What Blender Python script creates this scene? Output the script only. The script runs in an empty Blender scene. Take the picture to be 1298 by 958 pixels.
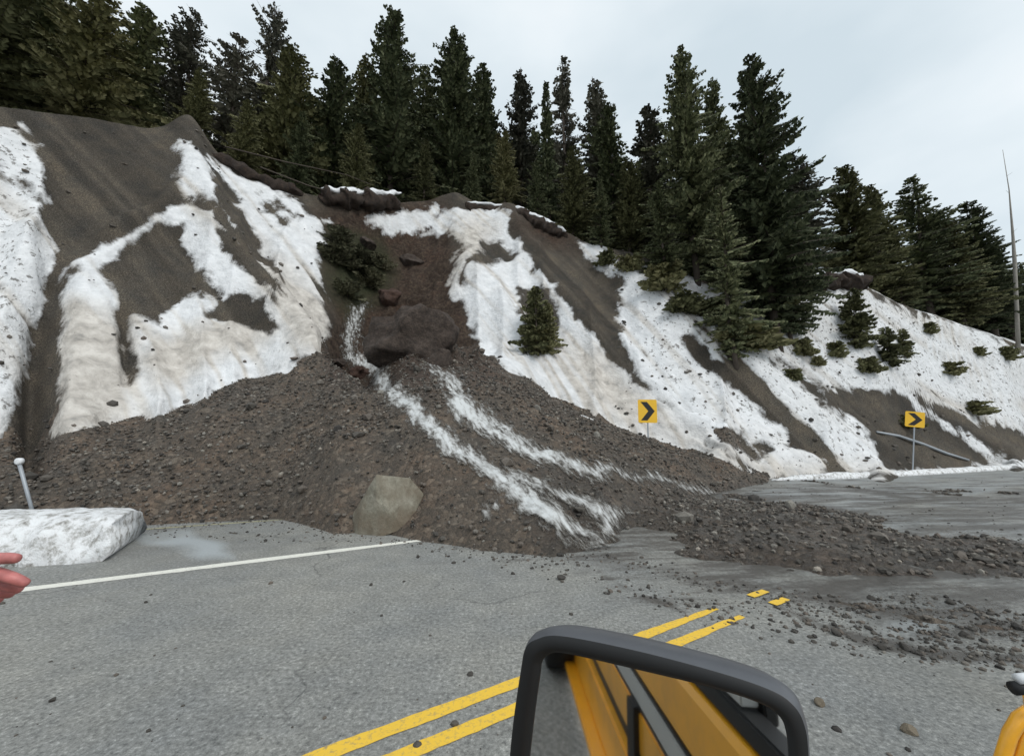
import bpy, bmesh, math, random
import numpy as np
from mathutils import Vector, Matrix
random.seed(7); rng = np.random.default_rng(11)
S = bpy.context.scene; COL = S.collection; R = math.radians
# ---------------------------------------------------------------- camera
H = 1.7; PITCH = R(8.4); F = 500.0; CT, ST = math.cos(PITCH), math.sin(PITCH)
cam = bpy.data.cameras.new('camera'); cam.sensor_width = 36; cam.lens = 36*F/1298
cam.clip_start = 0.02; cam.clip_end = 6000
camo = bpy.data.objects.new('camera', cam); COL.objects.link(camo)
camo.location = (0, 0, H); camo.rotation_euler = (R(90)+PITCH, 0, 0); S.camera = camo
# ---------------------------------------------------------------- world
W = bpy.data.worlds.new('World'); S.world = W; W.use_nodes = True
nt = W.node_tree; nt.nodes.clear(); L = nt.links.new
out = nt.nodes.new('ShaderNodeOutputWorld'); bg = nt.nodes.new('ShaderNodeBackground'); bg.inputs[1].default_value = 0.1
sk = nt.nodes.new('ShaderNodeTexSky'); sk.sky_type = 'NISHITA'; sk.sun_disc = False
SUN_EL, SUN_ROT = R(46), R(142)
sk.sun_elevation = SUN_EL; sk.sun_rotation = SUN_ROT
tc = nt.nodes.new('ShaderNodeTexCoord'); mp = nt.nodes.new('ShaderNodeMapping'); mp.inputs['Scale'].default_value = (1.0, 1.0, 2.2)
mp.inputs['Location'].default_value = (0.35, 0.1, 0.2)
nz = nt.nodes.new('ShaderNodeTexNoise'); nz.inputs['Scale'].default_value = 1.6; nz.inputs['Detail'].default_value = 5; nz.inputs['Roughness'].default_value = 0.45
cr = nt.nodes.new('ShaderNodeValToRGB')
cr.color_ramp.elements[0].position = 0.36; cr.color_ramp.elements[0].color = (5.9, 6.8, 7.35, 1)
cr.color_ramp.elements[1].position = 0.66; cr.color_ramp.elements[1].color = (8.9, 9.2, 9.4, 1)
e = cr.color_ramp.elements.new(0.52); e.color = (7.5, 8.2, 8.6, 1)
mx = nt.nodes.new('ShaderNodeMixRGB'); mx.inputs[0].default_value = 0.93
L(tc.outputs['Generated'], mp.inputs[0]); L(mp.outputs[0], nz.inputs[0]); L(nz.outputs[0], cr.inputs[0])
L(sk.outputs[0], mx.inputs[1]); L(cr.outputs[0], mx.inputs[2]); L(mx.outputs[0], bg.inputs[0]); L(bg.outputs[0], out.inputs[0])
sun = bpy.data.lights.new('sun', 'SUN'); sun.energy = 1.5; sun.angle = R(22); sun.color = (1.0, 0.97, 0.93)
so = bpy.data.objects.new('sun', sun); COL.objects.link(so)
# the veiled sun stands behind the camera's right shoulder
_a = SUN_ROT
_sd = Vector((math.sin(_a)*math.cos(SUN_EL), math.cos(_a)*math.cos(SUN_EL), math.sin(SUN_EL)))
so.rotation_euler = _sd.to_track_quat('Z', 'Y').to_euler()
S.view_settings.view_transform = 'Standard'; S.view_settings.look = 'None'; S.view_settings.gamma = 1
S.view_settings.exposure = 0.2; S.view_settings.use_curve_mapping = False
S.cycles.max_bounces = 5; S.cycles.transparent_max_bounces = 8
# ---------------------------------------------------------------- helpers
def ray(px, py):
    u = (px-649)/F; v = (479-py)/F
    return np.array([u, CT - v*ST, ST + v*CT])
def at_ground(px, py, z=0.0):
    d = ray(px, py); t = (z-H)/d[2]; return np.array([d[0]*t, d[1]*t, z])
def at_depth(px, py, t):
    d = ray(px, py); return np.array([0, 0, H]) + d*t
def proj(x, y, z):
    zz = z-H; dep = np.maximum(y*CT + zz*ST, 0.05); v = (-y*ST + zz*CT)/dep
    return 649 + F*x/dep, 479 - F*v
def hsh(ix, iy, iz):
    h = (ix*374761393 + iy*668265263 + iz*2147483647 % 1274126177 + iz*974711) & 0xffffffff
    h = ((h ^ (h >> 13))*1274126177) & 0xffffffff
    return ((h ^ (h >> 16)) & 0xffff)/65535.0
def vnoise(x, y, z):
    x = np.asarray(x, float); y = np.asarray(y, float) + 0*x; z = np.asarray(z, float) + 0*x
    ix, iy, iz = np.floor(x).astype(np.int64), np.floor(y).astype(np.int64), np.floor(z).astype(np.int64)
    fx, fy, fz = x-ix, y-iy, z-iz
    fx = fx*fx*(3-2*fx); fy = fy*fy*(3-2*fy); fz = fz*fz*(3-2*fz)
    r = 0
    for a in (0, 1):
        for b in (0, 1):
            for c in (0, 1):
                r = r + hsh(ix+a, iy+b, iz+c)*(fx if a else 1-fx)*(fy if b else 1-fy)*(fz if c else 1-fz)
    return r
def fbm(x, y, z, o=4, g=0.5):
    s = 0; a = 1; n = 0
    for i in range(o):
        s = s + a*vnoise(x*2**i+17.3*i, y*2**i-9.1*i, z*2**i+3.7*i); n += a; a *= g
    return s/n - 0.5
def sstep(a, b, x):
    t = np.clip((x-a)/(b-a), 0, 1); return t*t*(3-2*t)
def seg_d(px, py, ax, ay, bx, by):
    dx, dy = bx-ax, by-ay; t = np.clip(((px-ax)*dx+(py-ay)*dy)/(dx*dx+dy*dy+1e-9), 0, 1)
    return np.hypot(px-ax-t*dx, py-ay-t*dy), t
def sdf(poly, px, py, pad=60):
    """signed distance, positive inside"""
    P = np.array(poly, float); out = np.full(px.shape, -float(pad))
    m = (px > P[:, 0].min()-pad) & (px < P[:, 0].max()+pad) & (py > P[:, 1].min()-pad) & (py < P[:, 1].max()+pad)
    if not m.any(): return out
    x, y = px[m], py[m]; d = np.full(x.shape, 1e9); ins = np.zeros(x.shape, bool)
    for i in range(len(P)):
        ax, ay = P[i]; bx, by = P[(i+1) % len(P)]
        d = np.minimum(d, seg_d(x, y, ax, ay, bx, by)[0])
        if ay != by:
            c = ((ay > y) != (by > y)) & (x < (bx-ax)*(y-ay)/(by-ay)+ax); ins ^= c
    out[m] = np.where(ins, d, -d); return np.maximum(out, -pad)
def path_d(pts, px, py):
    """signed distance inside a polyline with half widths (positive inside)"""
    r = np.full(px.shape, -99.0)
    for (ax, ay, aw), (bx, by, bw) in zip(pts[:-1], pts[1:]):
        d, t = seg_d(px, py, ax, ay, bx, by); r = np.maximum(r, aw+(bw-aw)*t - d)
    return r
def tag(o, label=None, cat=None, group=None, kind=None):
    if label: o['label'] = label
    if cat: o['category'] = cat
    if group: o['group'] = group
    if kind: o['kind'] = kind
    return o
def empty(name, loc=(0, 0, 0), rz=0):
    o = bpy.data.objects.new(name, None); o.location = loc; o.rotation_euler = (0, 0, rz); o.empty_display_size = .2
    COL.objects.link(o); return o
def mesh_obj(name, verts, faces, mat, parent=None, smooth=False):
    me = bpy.data.meshes.new(name); me.from_pydata([tuple(map(float, v)) for v in verts], [], [tuple(f) for f in faces]); me.update()
    if mat: me.materials.append(mat)
    if smooth: me.polygons.foreach_set('use_smooth', [True]*len(me.polygons))
    o = bpy.data.objects.new(name, me); COL.objects.link(o)
    if parent: o.parent = parent
    return o
def np_mesh(name, V, Q, mat, attrs=None, smooth=True, parent=None, link=True):
    """V (n,3), Q (m,k) k=3 or 4"""
    k = Q.shape[1]; me = bpy.data.meshes.new(name)
    me.vertices.add(len(V)); me.vertices.foreach_set('co', V.astype(np.float32).ravel())
    me.loops.add(Q.size); me.loops.foreach_set('vertex_index', Q.astype(np.int32).ravel())
    me.polygons.add(len(Q)); me.polygons.foreach_set('loop_start', np.arange(0, Q.size, k, dtype=np.int32))
    me.polygons.foreach_set('loop_total', np.full(len(Q), k, np.int32))
    me.update(calc_edges=True)
    me.polygons.foreach_set('use_smooth', np.full(len(Q), smooth))
    for n, a in (attrs or {}).items():
        at = me.attributes.new(n, 'FLOAT', 'POINT'); at.data.foreach_set('value', a.astype(np.float32))
    me.materials.append(mat)
    o = bpy.data.objects.new(name, me)
    if link: COL.objects.link(o)
    if parent: o.parent = parent
    return o
def bm_obj(name, bm, mat, parent=None, smooth=False):
    me = bpy.data.meshes.new(name); bmesh.ops.recalc_face_normals(bm, faces=bm.faces); bm.to_mesh(me); bm.free()
    if mat: me.materials.append(mat)
    if smooth: me.polygons.foreach_set('use_smooth', [True]*len(me.polygons))
    o = bpy.data.objects.new(name, me); COL.objects.link(o)
    if parent: o.parent = parent
    return o
def add_tube(bm, pts, rad, seg=8, cap=True):
    pts = [Vector(p) for p in pts]; rings = []
    for i, p in enumerate(pts):
        d = (pts[min(i+1, len(pts)-1)]-pts[max(i-1, 0)]).normalized()
        a = d.orthogonal().normalized() if abs(d.z) > .95 else d.cross(Vector((0, 0, 1))).normalized()
        b = d.cross(a); r = rad[i] if hasattr(rad, '__len__') else rad
        rings.append([bm.verts.new(p+a*r*math.cos(2*math.pi*k/seg)+b*r*math.sin(2*math.pi*k/seg)) for k in range(seg)])
    for A, B in zip(rings[:-1], rings[1:]):
        for k in range(seg): bm.faces.new((A[k], A[(k+1) % seg], B[(k+1) % seg], B[k]))
    if cap: bm.faces.new(rings[0]); bm.faces.new(rings[-1][::-1])
def add_box(bm, c, s, M=None, bevel=0):
    r = bmesh.ops.create_cube(bm, size=1); vs = r['verts']
    for v in vs:
        v.co = Vector((v.co.x*s[0]+c[0], v.co.y*s[1]+c[1], v.co.z*s[2]+c[2]))
    if bevel:
        es = list({e for v in vs for e in v.link_edges})
        rr = bmesh.ops.bevel(bm, geom=es, offset=bevel, segments=2, affect='EDGES'); vs = [v for v in rr['verts']] 
    if M:
        done = set()
        for v in bm.verts:
            if v.tag is False and v not in done: pass
    return vs
# ---------------------------------------------------------------- materials
def mat(name):
    m = bpy.data.materials.new(name); m.use_nodes = True; t = m.node_tree
    b = t.nodes['Principled BSDF']; return m, t, b
def N(t, ty, **kw):
    n = t.nodes.new('ShaderNode'+ty)
    for k, v in kw.items():
        if k in n.inputs.keys() if hasattr(n.inputs, 'keys') else False: n.inputs[k].default_value = v
        else: setattr(n, k, v)
    return n
def noise(t, scale, detail=4, rough=.55, dist=0, vec=None):
    n = t.nodes.new('ShaderNodeTexNoise'); n.inputs['Scale'].default_value = scale; n.inputs['Detail'].default_value = detail
    n.inputs['Roughness'].default_value = rough; n.inputs['Distortion'].default_value = dist
    if vec is None:
        g = t.nodes.new('ShaderNodeNewGeometry'); vec = g.outputs['Position']
    t.links.new(vec, n.inputs['Vector']); return n.outputs[0]
def ramp(t, src, stops):
    r = t.nodes.new('ShaderNodeValToRGB'); el = r.color_ramp.elements
    while len(el) < len(stops): el.new(.5)
    for q, (p, c) in zip(el, stops):
        q.position = p; q.color = tuple(c)+(1,) if hasattr(c, '__len__') else (c, c, c, 1)
    t.links.new(src, r.inputs[0]); return r.outputs[0]
def mixc(t, fac, a, b, mode='MIX'):
    m = t.nodes.new('ShaderNodeMixRGB'); m.blend_type = mode
    for i, v in ((0, fac), (1, a), (2, b)):
        if hasattr(v, 'is_output'): t.links.new(v, m.inputs[i])
        elif i == 0: m.inputs[0].default_value = v
        else: m.inputs[i].default_value = tuple(v)+(1,)
    return m.outputs[0]
def math_(t, op, a, b=None, c=None, clamp=False):
    m = t.nodes.new('ShaderNodeMath'); m.operation = op; m.use_clamp = clamp
    for i, v in enumerate((a, b, c)):
        if v is None: continue
        if hasattr(v, 'is_output'): t.links.new(v, m.inputs[i])
        else: m.inputs[i].default_value = v
    return m.outputs[0]
def attr(t, name):
    a = t.nodes.new('ShaderNodeAttribute'); a.attribute_name = name; return a.outputs['Fac']
def bump(t, b, h, strength=.5, dist=.05):
    n = t.nodes.new('ShaderNodeBump'); n.inputs['Strength'].default_value = strength; n.inputs['Distance'].default_value = dist
    t.links.new(h, n.inputs['Height']); t.links.new(n.outputs[0], b.inputs['Normal']); return n
def simple(name, col, rough=.6, metal=0, var=.15, sc=8, bmp=.15, bd=.01):
    m, t, b = mat(name); n = noise(t, sc, 5, .6)
    c = mixc(t, n, [x*(1-var) for x in col], [min(1, x*(1+var)) for x in col]); t.links.new(c, b.inputs['Base Color'])
    b.inputs['Roughness'].default_value = rough; b.inputs['Metallic'].default_value = metal
    if bmp: bump(t, b, noise(t, sc*6, 4), bmp, bd)
    return m
def rubble_color(t):
    v = t.nodes.new('ShaderNodeTexVoronoi'); v.inputs['Scale'].default_value = 11
    g = t.nodes.new('ShaderNodeNewGeometry')
    n0 = t.nodes.new('ShaderNodeTexNoise'); n0.inputs['Scale'].default_value = 6
    t.links.new(g.outputs['Position'], n0.inputs['Vector'])
    w = t.nodes.new('ShaderNodeVectorMath'); w.operation = 'MULTIPLY_ADD'; w.inputs[1].default_value = (.12, .12, .12)
    t.links.new(n0.outputs['Color'], w.inputs[0]); t.links.new(g.outputs['Position'], w.inputs[2])
    t.links.new(w.outputs[0], v.inputs['Vector'])
    sep = t.nodes.new('ShaderNodeSeparateColor'); t.links.new(v.outputs['Color'], sep.inputs[0])
    stones = ramp(t, sep.outputs[0], [(0, (.032, .028, .024)), (.35, (.060, .052, .044)), (.6, (.085, .066, .052)), (.82, (.115, .096, .078)), (1, (.19, .165, .14))])
    dist = ramp(t, v.outputs['Distance'], [(0.2, 1.0), (.75, .45)])
    c = mixc(t, .55, stones, dist, 'MULTIPLY')
    fine = ramp(t, noise(t, 32, 5, .7), [(.3, (.020, .017, .015)), (.5, (.055, .047, .040)), (.72, (.14, .12, .10))])
    c = mixc(t, .5, c, fine); c = mixc(t, 1, c, (1.65, 1.65, 1.57), 'MULTIPLY')
    big = ramp(t, noise(t, .8, 5, .6), [(.35, (.80, .81, .82)), (.55, (1.08, 1.0, .94)), (.7, (1.28, 1.08, .96))])
    return mixc(t, 1, c, big, 'MULTIPLY'), v.outputs['Distance']
def make_hill_mat():
    m, t, b = mat('hillside_soil_and_snow')
    # gravelly talus
    g1 = ramp(t, noise(t, 26, 6, .75), [(.32, (.026, .023, .020)), (.5, (.088, .079, .067)), (.68, (.22, .20, .17))])
    g2 = ramp(t, noise(t, 1.1, 5, .6), [(.3, (.72, .74, .76)), (.7, (1.2, 1.12, 1.02))])
    gravel = mixc(t, 1, g1, g2, 'MULTIPLY')
    gravel = mixc(t, 1, gravel, ramp(t, attr(t, 'rill'), [(.2, (.74, .74, .74)), (.5, (1, 1, 1)), (.8, (1.3, 1.28, 1.24))]), 'MULTIPLY')
    brown = mixc(t, 1, ramp(t, noise(t, 6, 7, .8), [(.32, (.014, .010, .008)), (.5, (.060, .044, .034)), (.68, (.13, .105, .082))]), ramp(t, noise(t, .8, 5, .7), [(.36, (.5, .42, .36)), (.5, (1, .95, .9)), (.62, (1.05, .88, .80))]), 'MULTIPLY')
    c = mixc(t, attr(t, 'brown'), gravel, brown)
    moss = ramp(t, noise(t, 9, 7, .8, .5), [(.3, (.016, .018, .009)), (.55, (.05, .055, .028)), (.75, (.10, .10, .06))])
    c = mixc(t, attr(t, 'moss'), c, moss)
    # snow
    s1 = noise(t, .9, 5, .55, .3); s2 = noise(t, 4.0, 4, .6, .2)
    k = math_(t, 'MULTIPLY_ADD', math_(t, 'SUBTRACT', s1, .5), 1.25, attr(t, 'snow'))
    k = math_(t, 'MULTIPLY_ADD', math_(t, 'SUBTRACT', s2, .5), .30, k)
    k = math_(t, 'MULTIPLY_ADD', math_(t, 'SUBTRACT', noise(t, 14, 3, .6), .5), .22, k); sf = ramp(t, k, [(.38, 0), (.50, .62), (.62, 1)])
    dirty = attr(t, 'dirty')
    sn = ramp(t, noise(t, 2.5, 6, .65), [(.3, (.60, .62, .64)), (.7, (.80, .82, .84))])
    dk = ramp(t, noise(t, 2.2, 4, .6, .3), [(.3, (.60, .56, .50)), (.55, (.38, .34, .29)), (.72, (.17, .15, .12))])
    sn = mixc(t, math_(t, 'MULTIPLY_ADD', dirty, .7, .10), sn, dk)
    # specks of gravel and twigs lying on the snow
    sp = noise(t, 4.2, 5, .7, 0)
    spk = ramp(t, math_(t, 'MULTIPLY_ADD', attr(t, 'speck'), .10, sp), [(.67, 0), (.72, 1)])
    sn = mixc(t, math_(t, 'MULTIPLY', spk, .75), sn, (.075, .065, .052))
    c = mixc(t, sf, c, sn); t.links.new(c, b.inputs['Base Color'])
    b.inputs['Roughness'].default_value = .85; b.inputs['Specular IOR Level'].default_value = .25
    h1 = noise(t, 30, 6, .75); h2 = noise(t, 3.0, 5, .6)
    hh = math_(t, 'MULTIPLY_ADD', sf, .8, math_(t, 'ADD', math_(t, 'MULTIPLY', h1, math_(t, 'SUBTRACT', 1.05, sf)), math_(t, 'MULTIPLY', h2, 1.1)))
    bump(t, b, hh, .85, .12); return m
def make_debris_mat():
    m, t, b = mat('debris_rubble'); c, d = rubble_color(t)
    wet = attr(t, 'wet'); c = mixc(t, math_(t, 'MULTIPLY', wet, .5), c, (.03, .028, .026))
    c = mixc(t, math_(t, 'MULTIPLY', attr(t, 'brown'), .6), c, (.055, .030, .019)); t.links.new(c, b.inputs['Base Color'])
    r = math_(t, 'SUBTRACT', .85, math_(t, 'MULTIPLY', wet, .55)); t.links.new(r, b.inputs['Roughness'])
    h = math_(t, 'ADD', math_(t, 'MULTIPLY', math_(t, 'SUBTRACT', 1, d), .8), noise(t, 28, 5, .7)); bump(t, b, h, .9, .07); return m
def make_asphalt():
    m, t, b = mat('asphalt')
    ag = ramp(t, noise(t, 30, 4, .85), [(.30, (.07, .071, .069)), (.46, (.205, .206, .196)), (.58, (.30, .30, .286)), (.72, (.58, .58, .555))])
    bl = ramp(t, noise(t, .55, 6, .65), [(.3, (.80, .83, .86)), (.7, (1.12, 1.10, 1.04))])
    bl2 = ramp(t, noise(t, 3.2, 5, .6), [(.3, .86), (.7, 1.12)])
    c = mixc(t, 1, mixc(t, 1, ag, bl, 'MULTIPLY'), bl2, 'MULTIPLY')
    # hairline cracks
    v = t.nodes.new('ShaderNodeTexVoronoi'); v.feature = 'DISTANCE_TO_EDGE'; v.inputs['Scale'].default_value = .33
    g = t.nodes.new('ShaderNodeNewGeometry'); n0 = t.nodes.new('ShaderNodeTexNoise'); n0.inputs['Scale'].default_value = 1.3; n0.inputs['Detail'].default_value = 6
    t.links.new(g.outputs['Position'], n0.inputs['Vector'])
    w = t.nodes.new('ShaderNodeVectorMath'); w.operation = 'MULTIPLY_ADD'; w.inputs[1].default_value = (1.4, 1.4, 0)
    t.links.new(n0.outputs['Color'], w.inputs[0]); t.links.new(g.outputs['Position'], w.inputs[2]); t.links.new(w.outputs[0], v.inputs['Vector'])
    ck = ramp(t, v.outputs['Distance'], [(0, 1), (.006, 0)]); msk = ramp(t, noise(t, .4, 3), [(.46, 0), (.56, .7)])
    c = mixc(t, math_(t, 'MULTIPLY', ck, msk), c, (.035, .035, .035))
    # mud film washed over the road
    mf = attr(t, 'mud'); ms = t.nodes.new('ShaderNodeMapping'); ms.vector_type = 'TEXTURE'; ms.inputs['Rotation'].default_value = (0, 0, R(6)); ms.inputs['Scale'].default_value = (2.6, .55, 1)
    t.links.new(g.outputs['Position'], ms.inputs[0])
    st = noise(t, 1.5, 7, .7, .3, ms.outputs[0]); k = math_(t, 'MULTIPLY_ADD', math_(t, 'SUBTRACT', st, .5), 2.2, mf)
    k = math_(t, 'MULTIPLY_ADD', math_(t, 'SUBTRACT', noise(t, 9, 5, .7), .5), .7, k)
    mk = ramp(t, k, [(.34, 0), (.70, 1)])
    mud = ramp(t, noise(t, 14, 6, .75), [(.3, (.034, .030, .026)), (.7, (.105, .093, .08))])
    c = mixc(t, attr(t, 'slush_sheen'), c, (.42, .46, .48)); c = mixc(t, math_(t, 'MULTIPLY', mk, .88), c, mud)  # pale tone: edge slush, plus sky sheen of wet road put into colour
    wet = attr(t, 'wet'); c = mixc(t, math_(t, 'MULTIPLY', wet, .18), c, (.05, .055, .06))
    t.links.new(c, b.inputs['Base Color'])
    rr = math_(t, 'SUBTRACT', .78, math_(t, 'MULTIPLY', math_(t, 'MULTIPLY', wet, ramp(t, noise(t, .9, 5, .6), [(.35, .5), (.6, 1)])), .62))
    t.links.new(rr, b.inputs['Roughness']); b.inputs['Specular IOR Level'].default_value = .5
    h = math_(t, 'ADD', math_(t, 'MULTIPLY', noise(t, 75, 3, .7), math_(t, 'SUBTRACT', 1.1, wet)), math_(t, 'MULTIPLY', mk, noise(t, 16, 5, .7)))
    bump(t, b, h, .5, .012); return m
def make_water():
    m, t, b = mat('white_water'); w = attr(t, 'water')
    ms = t.nodes.new('ShaderNodeMapping'); ms.vector_type = 'TEXTURE'; ms.inputs['Rotation'].default_value = (0, 0, R(-60)); ms.inputs['Scale'].default_value = (1.5, .42, .8)
    g = t.nodes.new('ShaderNodeNewGeometry'); t.links.new(g.outputs['Position'], ms.inputs[0])
    n = noise(t, 3.6, 5, .62, .2, ms.outputs[0]); k = math_(t, 'MULTIPLY_ADD', math_(t, 'SUBTRACT', n, .5), 1.7, math_(t, 'MULTIPLY_ADD', w, .9, -.02))
    k = math_(t, 'MULTIPLY_ADD', math_(t, 'SUBTRACT', noise(t, 12, 3, .6), .5), .55, k)
    c = ramp(t, k, [(.25, (.085, .078, .068)), (.42, (.19, .183, .168)), (.62, (.34, .34, .33)), (.88, (.58, .60, .60))])
    t.links.new(c, b.inputs['Base Color']); b.inputs['Roughness'].default_value = .22
    bump(t, b, n, .5, .04)
    tr = t.nodes.new('ShaderNodeBsdfTransparent'); mxs = t.nodes.new('ShaderNodeMixShader')
    a = ramp(t, k, [(.16, 0), (.62, .92)]); t.links.new(a, mxs.inputs[0]); t.links.new(tr.outputs[0], mxs.inputs[1]); t.links.new(b.outputs[0], mxs.inputs[2])
    t.links.new(mxs.outputs[0], t.nodes['Material Output'].inputs[0]); return m
def make_rock_mat():
    m, t, b = mat('loose_stones'); a = attr(t, 'tone')
    c = ramp(t, a, [(0, (.030, .027, .024)), (.35, (.075, .068, .058)), (.55, (.115, .095, .078)), (.75, (.15, .138, .12)), (.93, (.21, .20, .175)), (1, (.28, .25, .21))])
    c = mixc(t, .5, c, ramp(t, noise(t, 35, 5, .7), [(.3, .5), (.7, 1.5)]), 'MULTIPLY'); t.links.new(c, b.inputs['Base Color'])
    b.inputs['Roughness'].default_value = .8; bump(t, b, noise(t, 45, 4), .5, .01); return m
def make_crown(name, dark, mid, light):
    m, t, b = mat(name); oi = t.nodes.new('ShaderNodeObjectInfo')
    n = noise(t, .9, 5, .7); n2 = attr(t, 'leaf')
    k = math_(t, 'ADD', math_(t, 'MULTIPLY', n, .5), math_(t, 'MULTIPLY', n2, .5))
    c = ramp(t, k, [(.25, dark), (.5, mid), (.78, light)])
    hv = t.nodes.new('ShaderNodeHueSaturation'); t.links.new(c, hv.inputs['Color'])
    t.links.new(math_(t, 'MULTIPLY_ADD', oi.outputs['Random'], .7, .65), hv.inputs['Value'])
    t.links.new(math_(t, 'MULTIPLY_ADD', oi.outputs['Random'], -.03, .515), hv.inputs['Hue'])
    t.links.new(hv.outputs[0], b.inputs['Base Color']); b.inputs['Roughness'].default_value = .8; b.inputs['Specular IOR Level'].default_value = .2
    return m
def paint_mat(name, col, rough=.35):
    m, t, b = mat(name); d = ramp(t, noise(t, 3, 6, .7), [(.45, 0), (.75, .35)])
    t.links.new(mixc(t, d, col, (.12, .10, .08)), b.inputs['Base Color']); b.inputs['Roughness'].default_value = rough
    b.inputs['Coat Weight'].default_value = .3; return m
def line_mat(name, col, wear=.5):
    m, t, b = mat(name); k = ramp(t, noise(t, 30, 6, .8), [(wear, 0), (wear+.12, .75)])
    k2 = ramp(t, noise(t, 1.5, 5, .7), [(.35, .3), (.7, 1)])
    t.links.new(mixc(t, math_(t, 'MULTIPLY', k, k2), col, (.16, .16, .15)), b.inputs['Base Color']); b.inputs['Roughness'].default_value = .7; return m
M = dict(hill=make_hill_mat(), debris=make_debris_mat(), asphalt=make_asphalt(), water=make_water(), rock=make_rock_mat(),
    fir=make_crown('fir_needles', (.034, .043, .022), (.10, .118, .062), (.21, .225, .125)),
    fir2=make_crown('olive_needles', (.048, .052, .024), (.135, .138, .066), (.26, .255, .135)),
    grey=make_crown('thin_grey_needles', (.04, .043, .032), (.10, .10, .075), (.18, .175, .14)),
    bark=simple('bark', (.075, .060, .048), .9, 0, .4, 6, .5, .03), pale=simple('pale_bark', (.30, .28, .25), .85, 0, .35, 5, .4, .02),
    whiteline=line_mat('worn_white_paint', (.74, .73, .66), .53), yellowline=line_mat('worn_yellow_paint', (.78, .50, .05), .51),
    paleline=line_mat('faded_yellow_paint', (.40, .38, .22), .45),
    orange=paint_mat('orange_paint', (.90, .42, .02)), black=simple('black_plastic', (.006, .0065, .007), .6, 0, .2, 20, .08, .001),
    hous=simple('grey_black_housing', (.085, .09, .10), .42, 0, .15, 30, .05, .001),
    tyre=simple('tyre_rubber', (.02, .02, .021), .85, 0, .3, 12, .3, .01), alu=simple('dull_metal', (.42, .42, .42), .45, .6, .2, 20, .1, .002),
    skin=simple('reddened_skin', (.46, .16, .15), .5, 0, .55, 45, .15, .002), jacket=simple('navy_jacket', (.03, .04, .08), .85, 0, .2, 8, .4, .01),
    trousers=simple('dark_trousers', (.04, .04, .045), .9, 0, .2, 8, .4, .01), hair=simple('brown_hair', (.05, .03, .02), .7, 0, .3, 30, .5, .01),
    signy=simple('sign_yellow', (.85, .50, .03), .45, 0, .08, 6, 0), signk=simple('sign_black', (.012, .012, .012), .5, 0, .1, 6, 0),
    post=simple('galvanised_post', (.34, .37, .40), .55, .3, .15, 10, .1, .003), white=simple('white_plastic', (.70, .72, .74), .5, 0, .12, 8, .1, .002))
gm, gt, gb = mat('mirror_glass'); gb.inputs['Metallic'].default_value = 1; gb.inputs['Roughness'].default_value = .03; gb.inputs['Base Color'].default_value = (.92, .93, .93, 1)
M['mirror'] = gm; M['silver'] = simple('window_sheen_and_trim_grey', (.46, .46, .44), .6, 0, .1, 4, 0)  # window's reflected light put into a flat grey; trim uses it too
wm, wt, wb = mat('tinted_window'); wb.inputs['Base Color'].default_value = (.06, .07, .07, 1); wb.inputs['Roughness'].default_value = .08; M['glass'] = wm
def snowy(name, dirt=.5, grey=False):
    m, t, b = mat(name)
    c = ramp(t, noise(t, 7, 6, .7, .3), [(.33, (.20, .19, .17)), (.42, (.46, .46, .45)), (.52, (.72, .73, .74)), (.7, (.80, .83, .84))]) if grey else \
        ramp(t, noise(t, 4, 6, .7), [(.25, (.35, .33, .30)), (.4, (.75, .77, .79)), (.7, (.86, .88, .91))])
    t.links.new(c, b.inputs['Base Color']); b.inputs['Roughness'].default_value = .75; bump(t, b, noise(t, 9, 6, .7), .8, .05); return m
M['snow'] = snowy('snow_cap'); M['snowgrey'] = snowy('old_grey_snow', grey=True)
def soilmat(name, a, b_, c_):
    m, t, b = mat(name); t.links.new(ramp(t, noise(t, 5, 7, .75), [(.3, a), (.5, b_), (.72, c_)]), b.inputs['Base Color'])
    b.inputs['Roughness'].default_value = .9; bump(t, b, noise(t, 12, 6, .7), 1, .1); return m
M['soil'] = soilmat('dark_root_soil', (.012, .008, .006), (.03, .019, .013), (.07, .045, .03))
M['slump'] = soilmat('slumped_earth', (.018, .013, .010), (.052, .038, .030), (.12, .092, .074)); M['redsoil'] = soilmat('red_brown_earth', (.020, .010, .007), (.06, .032, .022), (.11, .065, .048))
# ---------------------------------------------------------------- terrain height
D = np.array([.867, .498]); NRM = np.array([-.498, .867])     # along the road, across it
def az_of(px, py):
    d = ray(px, py); return math.atan2(d[0], d[1])
def el_of(px, py):
    d = ray(px, py); return d[2]/math.hypot(d[0], d[1])
SL = 1.38
crest = [(-260, 40), (-150, 95), (0, 135), (120, 150), (200, 165), (235, 180), (300, 213), (350, 232), (400, 248), (460, 256), (560, 254), (640, 261), (690, 283), (740, 303), (800, 325), (860, 345), (960, 378), (1030, 360), (1095, 362), (1140, 385), (1200, 405), (1298, 440), (1450, 478), (1700, 515)]
ca = np.array([az_of(*p) for p in crest]); ce = np.array([el_of(*p) for p in crest])
o_ = np.argsort(ca); ca, ce = ca[o_], ce[o_]
def foot_n(a):   # perpendicular distance of the hill foot from the camera, left part
    return np.interp(a, [az_of(0, 600), az_of(500, 600), az_of(800, 600), az_of(985, 606)], [13.2, 13.0, 11.0, 9.0])
fr = [(985, 606), (1060, 603), (1130, 599), (1298, 589), (1500, 578)]
fa = np.array([az_of(*p) for p in fr]); frr = np.array([math.hypot(*at_ground(*p)[:2]) for p in fr])
def Rfoot(a):
    nn = NRM[0]*np.sin(a) + NRM[1]*np.cos(a)
    left = foot_n(a)/np.maximum(nn, .25); right = np.interp(a, fa, frr)
    w = sstep(fa[0]-.04, fa[0]+.04, a); return left*(1-w)+right*w
def Rcrest(a):
    e = np.interp(a, ca, ce); rf = Rfoot(a); return (H+SL*rf)/(SL-np.minimum(e, .66)), e
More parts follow.
